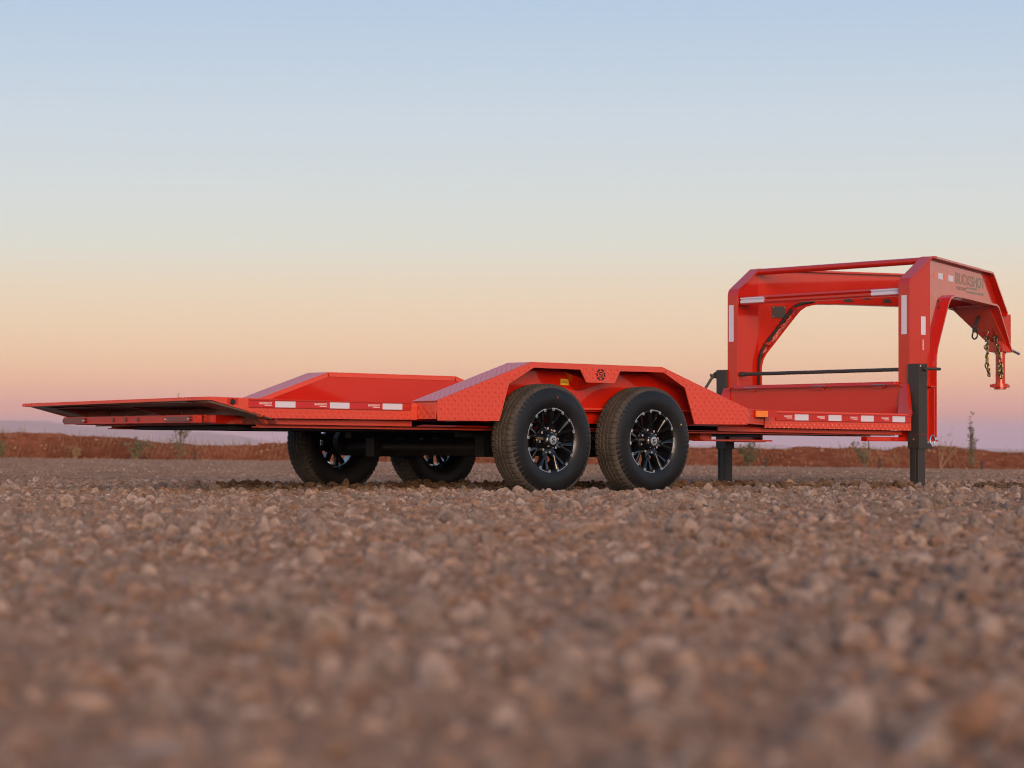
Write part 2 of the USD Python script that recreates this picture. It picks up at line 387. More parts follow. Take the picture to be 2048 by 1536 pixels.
# ------------------------------------------------------------------ drive-over fenders
apron = sg.Polygon([(-1.036, .619), (-.184, .900), (1.073, .898), (1.96, .613), (1.96, .493), (1.405, .490), (1.306, .752), (1.087, .859), (.656, .857), (.602, .771), (.331, .770), (.272, .859), (-.165, .861), (-.39, .745), (-.477, .490), (-1.020, .487)])
fender_top = [(-1.036, .619), (-.184, .900), (1.073, .898), (1.96, .613)]
for far in (False, True):
    mk = (lambda mb: mirrored(mb, YC)) if far else (lambda mb: mb)
    if far:
        mk = lambda mb: mirrored(mb, YC).shift(dz=-.017)
    fd = tp('fender', mk(MB().xz(apron, 0, .008)), 'red_plate')
    tread(fd, (apron, (0, 0, 0), EX, EZ), far=far, dz=-.017)
    tb = MB(); tsets = []
    for (xa, za), (xb, zb) in zip(fender_top, fender_top[1:]):
        L = math.hypot(xb - xa, zb - za); u = A([xb - xa, 0, zb - za]) / L
        n = np.cross(u, EY)
        tb.ext([(0, .001), (L, .001), (L, .254), (0, .254)], A([xa, 0, za]) - n * .008, u, EY, .008)
        tsets.append(([(0, 0), (L, 0), (L, .254), (0, .254)], A([xa, 0, za]), u, EY, .024, .020, .0085, .0011))
    fp = tp('fender_top', mk(tb), 'red_plate', fd); tread(fp, *tsets, far=far, dz=-.017)
    # closing faces at both ends: square at the rear, slanting in at the front
    re = MB().box((-1.036, .008, .497), (-1.028, .2, .617)).box((-1.036, .0, .607), (-1.028, .2, .619))
    e1 = tp('fender_end', mk(re), 'red_plate', fd)
    tread(e1, ([(.0, .497), (.197, .497), (.197, .612), (0, .612)], (-1.036, .2, 0), -EY, EZ), far=far, dz=-.017)
    u = A([.39, .2, 0]); L = np.linalg.norm(u); u /= L
    fe = MB().ext([(0, .500), (L, .497), (L, .612), (0, .612)], A([1.96, 0.002, 0]), u, EZ, -.008)
    e2 = tp('fender_end', mk(fe), 'red_plate', fd)
    tread(e2, ([(.02, .5), (L, .497), (L, .612), (.02, .612)], A([1.96, .002, 0]), u, EZ), far=far, dz=-.017)
    # inner wall of the wheel well, seen red behind the tyres (near) and across the deck (far)
    iw = MB().xz([(-1.03, .606), (-.184, .890), (1.073, .888), (1.95, .603), (1.95, .57), (-1.03, .57)], .238, .246)
    wl = tp('wheel_well_wall', mk(iw), 'red_paint', fd)
    tp('wheel_well_wall', mk(MB().xz([(-1.0, .45), (1.95, .445), (1.95, .568), (-1.0, .568)], .30, .31)), 'red_paint', fd)
    lip = MB()
    for (xa, za), (xb, zb) in zip(fender_top, fender_top[1:]):
        L = math.hypot(xb - xa, zb - za); u = A([xb - xa, 0, zb - za]) / L; n = np.cross(u, EY)
        lip.ext([(0, -.034), (L, -.034), (L, -.0085), (0, -.0085)], A([xa, .254, za]), u, n, .004)
    tp('fender_lip', mk(lip), 'red_plate', fd)
    br = MB().xz([(.272, .858), (.331, .772), (.602, .772), (.656, .856), (.50, .70), (.42, .70)], .03, .036)
    tp('bracket', mk(MB().hull([(.40, .03, .772), (.54, .03, .772), (.30, .236, .86), (.63, .236, .86), (.44, .236, .72), (.49, .236, .72)])), 'red_paint', fd)
    # badge cut into the plate: a ring of six pieces round an S
    bd = MB(); cx, cz, k = .466, .827, .042
    for a0, a1, r0, r1 in ((100, 152, .70, 1.), (40, 84, .70, 1.), (-20, 26, .70, 1.), (208, 262, .70, 1.), (-80, -34, .70, 1.), (164, 196, .70, 1.)):
        t = np.radians(np.linspace(a0, a1, 9)); bd.xz([(cx + k * r1 * math.cos(q), cz + k * r1 * math.sin(q)) for q in t] + [(cx + k * r0 * math.cos(q), cz + k * r0 * math.sin(q)) for q in t[::-1]], -.003, .0)
    bd.xz(sg.LineString([(cx + .016, cz + .016), (cx - .012, cz + .016), (cx - .012, cz + .002), (cx + .012, cz - .002), (cx + .012, cz - .016), (cx - .016, cz - .016)]).buffer(.0036, cap_style='flat', join_style='mitre'), -.003, 0)
    tp('badge', mk(bd), 'black_print', fd, smooth=False)
    for x, z in ((.410, .876), (.525, .876), (.412, .783), (.523, .782)):
        tp('badge_screw', mk(MB().rod((x, -.004, z), (x, .0, z), .005, 10)), 'steel', fd)
    if not far:
        ly = tp('warning_label', MB().box((.30, .2345, .756), (.375, .238, .800)), 'yellow_label', fd)
        tp('label_print', MB().box((.305, .2338, .770), (.37, .2345, .774)).box((.305, .2338, .782), (.36, .2345, .785)), 'black_print', ly)
        tp('warning_label', MB().box((.47, .296, .50), (.52, .30, .56)), 'yellow_label', fd)
# amber clearance light on a red block at the front corner of the near fender, and its twin on the far side
for far in (False, True):
    mk = (lambda mb: mirrored(mb, YC)) if far else (lambda mb: mb)
    blk = tp('light_block', mk(MB().hull([(2.10, .05, .552), (2.10, .05, .604), (2.335, .05, .556), (2.335, .05, .608), (2.36, .2, .556), (2.36, .2, .608), (2.10, .12, .552), (2.10, .12, .604)])), 'red_paint')
    tp('amber_light', mk(MB().box((2.098, .042, .5525), (2.225, .052, .5985))), 'amber', blk)

# ------------------------------------------------------------------ chassis below the deck
ch = []
for y in (.42, 2.146):
    rail = MB().box((-2.2, y - .004, .43), (4.06, y + .004, .592)).box((-2.2, y - .05, .43), (4.06, y + .05, .438)).box((-2.2, y - .05, .584), (4.06, y + .05, .592))
    tp('side_rail', rail, 'red_plate')
for y in (.68, 1.886):
    tp('main_beam', MB().box((-3.0 + .85, y - .05, .425), (4.06, y + .05, .433)).box((-2.15, y - .004, .433), (4.06, y + .004, .585)), 'black_steel')
for x in (-1.9, -1.45, -.95, -.45, .05, .5, .95, 1.5, 2.0, 2.45, 2.9, 3.35, 3.8):
    tp('crossmember', MB().box((x, .43, .50), (x + .04, 2.136, .583)), 'red_plate')
tp('dark_pan', MB().box((-2.15, .70, .43), (1.9, 1.87, .445)), 'black_steel')
# red side channel that shows under the fender and the front deck
for y in (.30, 2.256):
    tp('side_channel', MB().xz([(-2.25, .486), (-2.2, .452), (-.97, .450), (-.90, .462), (1.2, .452), (4.06, .436), (4.06, .47), (1.2, .486)], y, y + .05), 'red_plate')
tp('jack_crossmember', MB().box((2.02, .55, .378), (2.14, 2.2, .43)).box((2.0, .5, .374), (2.76, .62, .386)), 'red_plate')
tp('jack_crossmember', MB().box((3.64, .3, .384), (4.13, .36, .418)), 'red_paint')
tp('label_print', MB().box((3.66, .299, .405), (3.93, .3, .411)).box((3.66, .299, .392), (3.94, .3, .397)), 'orange_tape')
for x in (0., .973):
    ax = MB().rod((x, .19, .315), (x, 2.376, .315), .06, 20).rod((x, .17, .363), (x, .26, .363), .045, 16).rod((x, 2.30, .363), (x, 2.396, .363), .045, 16)
    tp('axle', ax, 'black_steel')
    for y in (.215, 2.351): tp('brake_drum', MB().add(lathe_y([(-.03, 0), (-.03, .085), (.03, .095), (.045, .095), (.045, 0)] if y < 1 else [(.03, 0), (.03, .085), (-.03, .095), (-.045, .095), (-.045, 0)], 32), np.block([[np.eye(3), A([[x], [y], [.363]])], [np.zeros((1, 3)), 1]])), 'black_steel')
for y in (.62, 1.876):
    tp('spring_rail', MB().box((-.30, y, .385), (1.45, y + .07, .43)), 'black_steel')
    for x in (0., .973): tp('axle_seat', MB().box((x - .10, y - .02, .247), (x + .10, y + .08, .40)), 'black_steel')

# ------------------------------------------------------------------ wheels
def wheel(x, y, spin, out):
    """out = -1: the outer face looks to the near side"""
    W = holder('wheel', TRP, A([x, y, .363]) - BASE)
    n = 360
    prof = [(-.085, .208), (-.100, .218), (-.111, .240), (-.1165, .268), (-.1175, .295), (-.1145, .322), (-.108, .345), (-.1015, .362)]
    # tread row by row across the width
    ty = np.concatenate([[-.098, -.094, -.089], np.arange(-.084, .0841, .004), [.089, .094, .098]])
    R = .3935
    def crown(q): return R - .0045 * (abs(q) / .084) ** 2 if abs(q) <= .084 else R - .0045 - (abs(q) - .084) * .95
    rows = [(a, b, 0) for a, b in prof] + [(q, crown(q), 1) for q in ty] + [(-a, b, 0) for a, b in prof[::-1]]
    rows = A(rows); k = len(rows); th = np.arange(n) * 2 * np.pi / n + spin
    yy = np.broadcast_to(rows[:, 0], (n, k)).copy(); rr = np.broadcast_to(rows[:, 1], (n, k)).copy()
    idx = np.arange(n)[:, None]; istread = rows[:, 2] == 1
    g = np.zeros((n, k))
    for gy in (-.052, -.018, .018, .052):
        zig = .0022 * np.where((idx // 3) % 2 == 0, 1, -1)
        g = np.maximum(g, (np.abs(yy - gy - zig) < .0044) * .011)
    sh = (np.abs(yy) > .056) & istread
    g = np.maximum(g, ((idx % 6 == 0) & sh) * .009)
    mid = (np.abs(yy) <= .056) & istread
    g = np.maximum(g, (((idx + (yy > 0) * 2 + (np.abs(yy) < .018) * 3) % 6 == 0) & mid) * .005)
    rr = rr - g * istread
    side = (np.abs(yy) > .1) & ~istread & (rr > .34)
    cut = (idx % 6 == 0) & side; rr = rr - cut * .0025; yy = yy - np.sign(yy) * cut * .002
    ribs = sum(np.exp(-((rr - q) / .0025) ** 2) for q in (.228, .252, .335)) * .0012
    yy = yy + np.sign(yy) * ribs * ~istread
    V = np.stack([rr * np.cos(th)[:, None], yy, rr * np.sin(th)[:, None]], -1)
    # the loaded tyre is flattened where it stands
    low = np.clip((-V[..., 2] - .30) / .0935, 0, 1); V[..., 1] *= 1 + .06 * low * (np.abs(V[..., 1]) > .09)
    zf = -.358; V[..., 2] = np.where(V[..., 2] < zf, zf + (V[..., 2] - zf) * .25, V[..., 2])
    V = V.reshape(-1, 3)
    def grid(j0, j1):
        f = []
        J = np.arange(j0, j1)
        for i in range(n):
            i2 = (i + 1) % n
            f.append(np.stack([i * k + J, i * k + J + 1, i2 * k + J + 1, i2 * k + J], 1))
        q = np.vstack(f); m = trimesh.Trimesh(V, np.vstack([q[:, [0, 1, 2]], q[:, [0, 2, 3]]]), process=False); m.remove_unreferenced_vertices(); return m
    t0, t1 = len(prof) - 1, k - len(prof)
    ty_ = put('tyre', grid(t0, t1), 'tread_rubber', W, smooth=40)
    put('sidewall', grid(0, t0), 'rubber', ty_, smooth=40); put('sidewall', grid(t1, k - 1), 'rubber', ty_, smooth=40)
    # rim, outer side at -y; turned round for the far wheels
    turn = np.eye(4) if out < 0 else np.diag([-1., -1., 1., 1.])
    cs, sn = math.cos(spin), math.sin(spin)
    SP = np.eye(4); SP[0, 0] = cs; SP[0, 2] = -sn; SP[2, 0] = sn; SP[2, 2] = cs
    T = turn @ SP
    tr = lambda mb: MB().add(mb, T)
    rim = MB().add(lathe_y([(-.100, .2275), (-.101, .2155), (-.096, .2085), (-.075, .203), (-.045, .199), (.0, .182), (.045, .182), (.085, .205), (.098, .213), (.100, .2275), (.090, .2285), (.080, .2115), (.04, .189), (.0, .189), (-.05, .206), (-.082, .212), (-.09, .2285)], 96, closed=True))
    rm = put('rim', tr(rim), 'gloss_black', W, smooth=40)
    sk = MB()
    for q in range(8):
        a = math.radians(q * 45); ca, sa = math.cos(a), math.sin(a)
        def P(r, t, yv): return (r * ca - t * sa, yv, r * sa + t * ca)
        sk.hull([P(.066, -.023, -.056), P(.066, .023, -.056), P(.066, -.026, -.02), P(.066, .026, -.02), P(.138, -.019, -.074), P(.138, .019, -.074), P(.138, -.024, -.035), P(.138, .024, -.035)])
        for sgn in (-1, 1):
            ba = math.radians(9.0) * sgn
            def Q(r, t, yv):
                cb, sb = math.cos(ba), math.sin(ba); return P(r * cb - t * sb, r * sb + t * cb, yv)
            sk.hull([P(.098, 0, -.066), P(.115, sgn * .014, -.066), P(.098, 0, -.036), P(.115, sgn * .016, -.036), P(.118, sgn * .001, -.072), P(.122, sgn * .018, -.072), Q(.206, -.013, -.090), Q(.206, .013, -.090), Q(.204, -.016, -.050), Q(.204, .016, -.050)])
    put('wheel_spokes', tr(sk), 'gloss_black', rm, smooth=75)
    hub = lathe_y([(-.02, 0), (-.02, .098), (-.05, .098), (-.056, .090), (-.056, .066), (-.080, .061), (-.100, .055), (-.110, .047), (-.114, .034), (-.114, .0)], 48)
    put('hub', tr(MB().add(hub)), 'gloss_black', rm, smooth=35)
    cap = lathe_y([(-.113, .033), (-.120, .031), (-.121, 0)], 32)
    cp = put('hub_cap', tr(MB().add(cap)), 'machined', rm, smooth=35)
    Sx = sg.LineString([(.012, .010), (.004, .016), (-.010, .010), (-.008, .004), (.008, -.004), (.010, -.010), (-.004, -.016), (-.012, -.010)]).buffer(.0034, cap_style='flat')
    put('cap_emblem', MB().add(MB().xz(Sx, -.1225, -.120), turn), 'black_print', rm, smooth=False)
    acc = MB(); nuts = MB(); bolts = MB()
    for q in range(8):
        a = math.radians(q * 45)
        def arc(r0, r1, d0, d1, y0, y1):
            t = a + np.radians(np.linspace(d0, d1, 10)); return [(r1 * math.cos(z), r1 * math.sin(z)) for z in t] + [(r0 * math.cos(z), r0 * math.sin(z)) for z in t[::-1]]
        acc.xz(arc(.2205, .2262, -14, 14, 0, 0), -.1035, -.099)
        for d in (-12, 12):
            sq = sg.Polygon(arc(.2065, .2225, d - 2.6, d + 2.6, 0, 0)).difference(sg.Point(.2135 * math.cos(a + math.radians(d)), .2135 * math.sin(a + math.radians(d))).buffer(.0042))
            acc.xz(sq, -.1037, -.098)
        b = a + math.radians(22.5)
        nuts.rod((.083 * math.cos(b), -.073, .083 * math.sin(b)), (.083 * math.cos(b), -.05, .083 * math.sin(b)), .0095, 6)
        bolts.rod((.053 * math.cos(b), -.112, .053 * math.sin(b)), (.053 * math.cos(b), -.095, .053 * math.sin(b)), .004, 8)
    put('rim_accent', tr(acc), 'machined', rm, smooth=False)
    nm = nuts
    for q in range(8):
        b = math.radians(q * 45 + 22.5)
        put('lug_nut', tr(MB().rod((.083 * math.cos(b), -.075, .083 * math.sin(b)), (.083 * math.cos(b), -.05, .083 * math.sin(b)), .0095, 6)), 'chrome', rm)
    put('hub_bolts', tr(bolts), 'chrome', rm)
    if out < 0:
        a = math.radians(82 if x < .5 else 24); put('paint_dot', MB().rod((.30 * math.cos(a), -.1195, .30 * math.sin(a)), (.30 * math.cos(a), -.116, .30 * math.sin(a)), .006, 10), 'red_tape' if x < .5 else 'yellow_label', ty_)


# ------------------------------------------------------------------ gooseneck
U3 = A([.91987369, .39221473, 0]); N3 = A([-.39221473, .91987369, 0]); A3 = A([4.44, .326, 0])
post_web = [(4.135, .40), (4.44, .40), (4.44, 1.878), (4.405, 1.878), (4.16, 1.70), (4.135, 1.655)]
def strip(line, t=.016): return sg.LineString(line).buffer(t / 2, cap_style='flat', join_style='round')
neck_web = [(0, .42), (0, 1.05), (.045, 1.162), (.322, 1.493), (.368, 1.546), (.423, 1.582), (.53, 1.609), (.764, 1.613), (1.86, 1.602), (1.93, 1.585), (2.376, 1.215), (2.376, 1.54), (2.20, 1.54), (1.79, 1.832), (1.735, 1.864), (0, 1.878)]
throat = [(.004, .42), (.004, 1.04), (.018, 1.10), (.048, 1.155), (.325, 1.487), (.372, 1.54), (.425, 1.575), (.53, 1.602), (.764, 1.608), (1.86, 1.597), (1.93, 1.58), (2.376, 1.208)]
topline = [(-.02, 1.886), (1.735, 1.874), (1.79, 1.845), (2.222, 1.545), (2.195, 1.527)]
rear_line = [(4.130, .40), (4.130, 1.64), (4.134, 1.672), (4.148, 1.698), (4.405, 1.884), (4.46, 1.888)]
for far in (False, True):
    mk = (lambda mb: mirrored(mb, YC)) if far else (lambda mb: mb)
    post = tp('post', mk(MB().xz(post_web, .321, .331)), 'red_paint')
    tp('post_flange', mk(MB().xz(strip(rear_line), .267, .385)), 'red_paint', post)
    tp('post_flange', mk(MB().xz(strip([(4.435, .40), (4.435, .83)], .014), .270, .382).box((4.39, .27, .826), (4.46, .382, .838)).box((4.12, .26, .385), (4.47, .39, .40))), 'red_paint', post)
    neck = tp('neck_beam', mk(MB().ext(neck_web, A3 + N3 * .005, U3, EZ, .010)), 'red_paint')
    tp('neck_flange', mk(MB().ext(strip(topline), A3 + N3 * .059, U3, EZ, .118)), 'red_paint', neck)
    tp('neck_flange', mk(MB().ext(strip(throat), A3 + N3 * .059, U3, EZ, .118)), 'red_paint', neck)
    if not far:
        o = A3 - N3 * .0055
        tp('lettering', text_on('BUCKSHOT', .094, o + U3 * .742 + EZ * 1.722, U3, EZ, .895, bold=True), 'grey_print', neck, smooth=False)
        tp('lettering', text_on('TRAILERS', .029, o + U3 * .76 + EZ * 1.673, U3, EZ, .30, bold=True), 'grey_print', neck, smooth=False)
        tp('lettering', MB().ext([(1.081, 1.694), (1.409, 1.701), (1.409, 1.718), (1.081, 1.711)], o, U3, EZ, .001).ext([(1.071, 1.662), (1.611, 1.667), (1.611, 1.685), (1.071, 1.677)], o, U3, EZ, .001), 'grey_print', neck, smooth=False)
        for s0, s1 in ((.232, .368), (.525, .674)):
            tp('white_reflector', MB().ext([(s0, 1.728), (s1, 1.728), (s1, 1.778), (s0, 1.778)], o, U3, EZ, .0012), 'white_tape', neck)
        for s0, s1 in ((.11, .228), (.40, .52)):
            tp('red_reflector', MB().ext([(s0, 1.728), (s1, 1.728), (s1, 1.778), (s0, 1.778)], o, U3, EZ, .0008), 'orange_tape', neck)
        em = MB()
        for a0, a1 in ((100, 150), (30, 80), (-30, 15), (200, 250), (-80, -45), (165, 190)):
            t = np.radians(np.linspace(a0, a1, 7)); em.ext([(.225 + .036 * math.cos(q), 1.515 + .042 * math.sin(q)) for q in t] + [(.225 + .02 * math.cos(q), 1.515 + .024 * math.sin(q)) for q in t[::-1]], o, U3, EZ, .001)
        tp('badge', em, 'black_print', neck, smooth=False)
        tp('white_reflector', MB().box((4.326, .319, 1.252), (4.384, .3205, 1.402)), 'white_tape', post)
        tp('red_reflector', MB().box((4.326, .319, 1.10), (4.384, .3205, 1.250)), 'red_tape', post)
        tp('reflector_lettering', text_on('BUCKSHOT', .018, (4.362, .319, 1.13), EZ, -EX, .085, bold=True), 'white_print', post, smooth=False)
    y0, y1 = (.297, .352) if not far else (2.228, 2.283)
    tp('white_reflector', MB().box((4.1205, y0, 1.25), (4.1219, y1, 1.565)), 'white_tape', post)
    # gusset beside the post, flaring out to the deck corner
    tp('gusset', mk(MB().hull([(4.08, .335, .85), (4.08, .262, .85), (4.05, .33, .60), (4.02, .185, .60), (4.11, .335, .85), (4.11, .262, .85), (4.08, .33, .60), (4.06, .185, .60)])), 'red_paint', post)
# hole strip and hose on the inside of the far neck (and its twin)
ftm = lambda s, z, d: A([4.44, 2.24, 0]) + A([.91987369, -.39221473, 0]) * s + A([-.39221473, -.91987369, 0]) * d + EZ * z
inn = [(.06, .90), (.06, 1.13), (.12, 1.25), (.33, 1.50), (.45, 1.575)]
hose = MB().tube(cr([ftm(s, z, .03) for s, z in [(.0, .86), (.0, 1.0), (.005, 1.12), (.05, 1.225), (.18, 1.39), (.31, 1.55), (.40, 1.60), (.52, 1.622)]]), .013, 8)
tp('hose', hose, 'hose')
for k in range(9):
    s, z = .07 + .0315 * k, 1.245 + .039 * k
    if k in (2, 3): continue
    for d in (.008, .046):
        tp('hole_cover', MB().ext(sg.Point(0, 0).buffer(.014, 6), ftm(s, z, d), A([.782 * .92, -.782 * .392, 0]) * .79 + EZ * .617, A([-.39221473, -.91987369, 0]), .012), 'black_print')
for i in (0, 4, 8): tp('hose_clip', MB().add(trimesh.creation.box([.03, .07, .02]), np.block([[np.eye(3), (ftm(.065 + .0315 * i, 1.24 + .039 * i, .03))[:, None]], [np.zeros((1, 3)), 1]])), 'red_paint')
for i in range(7): tp('slot', MB().ext([(.62 + .19 * i, 1.625), (.72 + .19 * i, 1.625), (.69 + .19 * i, 1.66), (.64 + .19 * i, 1.66)] if i % 2 else [(.62 + .19 * i, 1.65), (.70 + .19 * i, 1.65), (.66 + .19 * i, 1.675)], ftm(0, 0, .006), A([.91987369, -.39221473, 0]), EZ, .002), 'black_print', smooth=False)
# black cover plate on the far post's inner face
cv = tp('cover_plate', MB().ext([(.13, 1.47), (.255, 1.47), (.255, 1.572), (.13, 1.572)], ftm(0, 0, .009), A([.91987369, -.39221473, 0]), EZ, .004), 'powder_black')
for s, z in ((.14, 1.48), (.245, 1.48), (.14, 1.562), (.245, 1.562)):
    tp('cover_screw', MB().rod(ftm(s, z, .012), ftm(s, z, .016), .004, 8), 'steel', cv)
# cross members between the two necks
tp('cross_tube', MB().rod((4.405, .36, 1.862), (4.405, 2.206, 1.862), .028, 20), 'red_paint')
prof = [(4.16, 1.565), (4.205, 1.565), (4.205, 1.635), (4.16, 1.635), (4.150, 1.625), (4.150, 1.618), (4.166, 1.610), (4.153, 1.600), (4.153, 1.582), (4.166, 1.577)]
cb = tp('cross_bar', MB().xz(prof, .36, 2.206), 'red_paint')
tape = sg.LineString([(4.1475, 1.626), (4.1475, 1.6175), (4.1635, 1.610), (4.1505, 1.6005), (4.1505, 1.5815), (4.1635, 1.5765)]).buffer(.0012, cap_style='flat', join_style='mitre')
for y0, y1 in ((1.90, 2.176), (.392, .70)): tp('white_reflector', MB().xz(tape, y0, y1), 'white_tape', cb)
sh = tp('jack_shaft', MB().rod((4.15, .2, .967), (4.15, 2.36, .967), .0155, 16).rod((4.15, 2.12, .967), (4.15, 2.17, .967), .021, 14), 'powder_black')
# toolbox panel with lid lip and three latches
bx = tp('toolbox', MB().box((4.085, .30, .55), (4.10, 2.27, .842)).box((4.03, .335, .835), (4.10, 2.235, .838)), 'red_paint')
tp('lid', MB().ext([(4.068, .842), (4.075, .868), (4.30, .872), (4.30, .842)], (0, 2.18, 0), EX, EZ, 1.795), 'red_paint', bx)
for y in (1.97, 1.20, .55):
    lt = tp('latch', MB().box((4.062, y - .05, .815), (4.085, y + .05, .845)), 'red_paint', bx)
    tp('hinge_pin', MB().rod((4.058, y - .075, .845), (4.058, y + .065, .845), .005, 8), 'steel', bx)
# jacks
for far in (False, True):
    mk = (lambda mb: mirrored(mb, YC)) if far else (lambda mb: mb)
    J = tp('jack', mk(MB().box((4.10, .153, .44), (4.20, .266, 1.008)).box((4.098, .151, .326), (4.202, .268, .437))), 'powder_black')
    tp('jack_leg', mk(MB().box((4.112, .166, .0), (4.192, .256, .34)).box((4.108, .195, .0), (4.112, .235, .34)).box((4.106, .166, .0), (4.112, .18, .34))), 'powder_black', J)
    tp('jack_foot', mk(MB().box((4.09, .14, -.01), (4.21, .28, .006))), 'powder_black', J)
    tp('jack_bolt', mk(MB().rod((4.094, .205, .40), (4.10, .205, .40), .007, 8)), 'chrome', J)
    for x, z in ((4.115, .99), (4.18, .99), (4.12, .915), (4.18, .915)):
        tp('jack_bolt', mk(MB().rod((x, .149, z), (x, .153, z), .005 if z < .95 else .008, 8)), 'chrome' if (x, z) == (4.115, .99) else 'black_print', J)
    pin = MB().hull([(4.21, .155, .326), (4.285, .155, .326), (4.205, .155, .375), (4.25, .155, .365), (4.21, .20, .326), (4.285, .20, .326), (4.205, .20, .375), (4.25, .20, .365)])
    pn = tp('jack_pin', mk(pin), 'powder_black', J)
    tp('pin_cap', mk(MB().box((4.205, .152, .366), (4.24, .2, .378))), 'blue_cap', J)
    ring = [(4.24 + .028 * math.sin(q) + .022, .15, .385 + .05 * math.cos(q)) for q in np.linspace(-1.9, 2.2, 16)]
    tp('pin_handle', mk(MB().tube(ring, .006, 8)), 'chrome', J)
# crank shaft end on the near jack, cranked handle with universal joint on the far jack
tp('crank_end', MB().rod((4.15, .153, .967), (4.15, .118, .967), .016, 12).rod((4.15, .135, .967), (4.30, .10, .967), .012, 12), 'powder_black')
tp('crank', MB().rod((4.15, 2.41, .967), (4.15, 2.46, .967), .013, 10).rod((4.15, 2.455, .985), (4.13, 2.50, .945), .018, 10).rod((4.15, 2.455, .945), (4.11, 2.50, .97), .012, 10).rod((4.12, 2.48, .95), (4.03, 2.52, .80), .012, 10), 'powder_black')
# ------------------------------------------------------------------ coupler
cx_, cy_ = 6.575, 1.283
nose = MB().hull([(6.50, 1.20, 1.21), (6.50, 1.366, 1.21), (6.62, 1.20, 1.20), (6.62, 1.366, 1.20), (6.50, 1.20, 1.54), (6.50, 1.366, 1.54), (6.62, 1.20, 1.54), (6.62, 1.366, 1.54)])
cp = tp('coupler', nose, 'red_paint')
tp('throat_plate', MB().hull([A3 + U3 * 1.87 + EZ * 1.592 + N3 * .02, (A3 + U3 * 1.87 + N3 * .02) * A([1, -1, 1]) + A([0, 2 * YC, 0]) + EZ * 1.592, (6.615, 1.22, 1.205), (6.615, 1.346, 1.205), A3 + U3 * 1.87 + EZ * 1.604 + N3 * .02, (A3 + U3 * 1.87 + N3 * .02) * A([1, -1, 1]) + A([0, 2 * YC, 0]) + EZ * 1.604, (6.62, 1.22, 1.216), (6.62, 1.346, 1.216)]), 'red_plate', cp)
tp('coupler_tube', MB().rod((cx_, cy_, .90), (cx_, cy_, 1.22), .043, 28).rod((cx_, cy_, 1.2), (cx_, cy_, 1.665), .032, 20), 'red_paint', cp)
tp('coupler_collar', MB().rod((cx_, cy_, 1.186), (cx_, cy_, 1.21), .052, 24), 'red_paint', cp)
tp('coupler_socket', MB().add(trimesh.creation.cylinder(.072, .034, sections=32), np.block([[np.eye(3), A([[cx_], [cy_], [.903]])], [np.zeros((1, 3)), 1]])).add(trimesh.creation.cylinder(.055, .02, sections=32), np.block([[np.eye(3), A([[cx_], [cy_], [.880]])], [np.zeros((1, 3)), 1]])).box((cx_ - .12, cy_ - .022, .888), (cx_ + .105, cy_ + .022, .914)), 'red_paint', cp)
tp('latch_rod', MB().box((cx_ - .105, cy_ - .06, .945), (cx_ - .085, cy_ - .03, 1.03)).rod((cx_ - .095, cy_ - .045, .905), (cx_ - .095, cy_ - .045, .95), .006, 8), 'red_paint', cp)
tp('latch_handle', MB().tube([(cx_ - .09, cy_ - .045, 1.02), (cx_ - .09, cy_ - .045, 1.085), (cx_ - .08, cy_ - .045, 1.10), (cx_ - .06, cy_ - .045, 1.105), (cx_ - .045, cy_ - .045, 1.09), (cx_ - .045, cy_ - .045, 1.04)], .006, 8), 'zinc', cp)
for z in (1.375, 1.305): tp('set_bolt', MB().rod((6.62, 1.27, z), (6.655, 1.27, z), .009, 8).rod((6.645, 1.27, z), (6.655, 1.27, z), .014, 6), 'red_paint', cp)
tp('lock_lever', MB().tube([(6.63, 1.25, 1.225), (6.67, 1.25, 1.232), (6.80, 1.25, 1.195)], .012, 10), 'steel', cp)
# wiring harness and plug hanging in the throat
hz = MB().tube(cr([(6.26, 1.25, 1.62), (6.25, 1.26, 1.53), (6.23, 1.26, 1.48), (6.20, 1.27, 1.41), (6.19, 1.27, 1.37)]), [.009] * 10 + [.014] * 10 + [.018] * 13, 10)
tp('wiring_plug', hz, 'hose')
loop = MB().tube(cr([(6.20, 1.26, 1.42), (6.16, 1.26, 1.36), (6.165, 1.27, 1.325), (6.20, 1.27, 1.31), (6.235, 1.27, 1.34), (6.22, 1.27, 1.39), (6.20, 1.26, 1.42)]), .007, 8)
tp('wiring_loop', loop, 'hose')
tp('breakaway_cable', MB().tube(cr([(6.21, 1.25, 1.40), (6.28, 1.25, 1.385), (6.345, 1.25, 1.395), (6.36, 1.25, 1.37), (6.33, 1.25, 1.335)]), .003, 6), 'steel')
# safety chains
def link(o, ax, roll, L=.058, W_=.036, r=.0062):
    t = np.linspace(0, 2 * np.pi, 12, endpoint=False)
    p = np.stack([(W_ / 2 - r) * np.cos(t), np.zeros(12), (L / 2 - r) * np.sign(np.sin(t)) * np.abs(np.sin(t)) ** .7], 1)
    ax = A(ax, float) / np.linalg.norm(ax); a = np.cross(ax, [.3, .8, .1]); a /= np.linalg.norm(a); b = np.cross(ax, a)
    a, b = a * math.cos(roll) + b * math.sin(roll), -a * math.sin(roll) + b * math.cos(roll)
    return MB().tube(A(o) + p[:, :1] * a + p[:, 1:2] * b + p[:, 2:] * ax, r, 6, closed=True)
rng = random.Random(5)
def chain(path, name='safety_chain'):
    path = cr(path, 12); d = np.concatenate([[0], np.cumsum(np.linalg.norm(np.diff(path, axis=0), axis=1))])
    mb = MB()
    for k, s in enumerate(np.arange(.02, d[-1], .044)):
        o = A([np.interp(s, d, path[:, q]) for q in range(3)]); o2 = A([np.interp(s + .01, d, path[:, q]) for q in range(3)])
        mb.add(link(o, o2 - o + 1e-6, (k % 2) * math.pi / 2 + rng.uniform(-.3, .3)))
    return tp(name, mb, 'zinc')
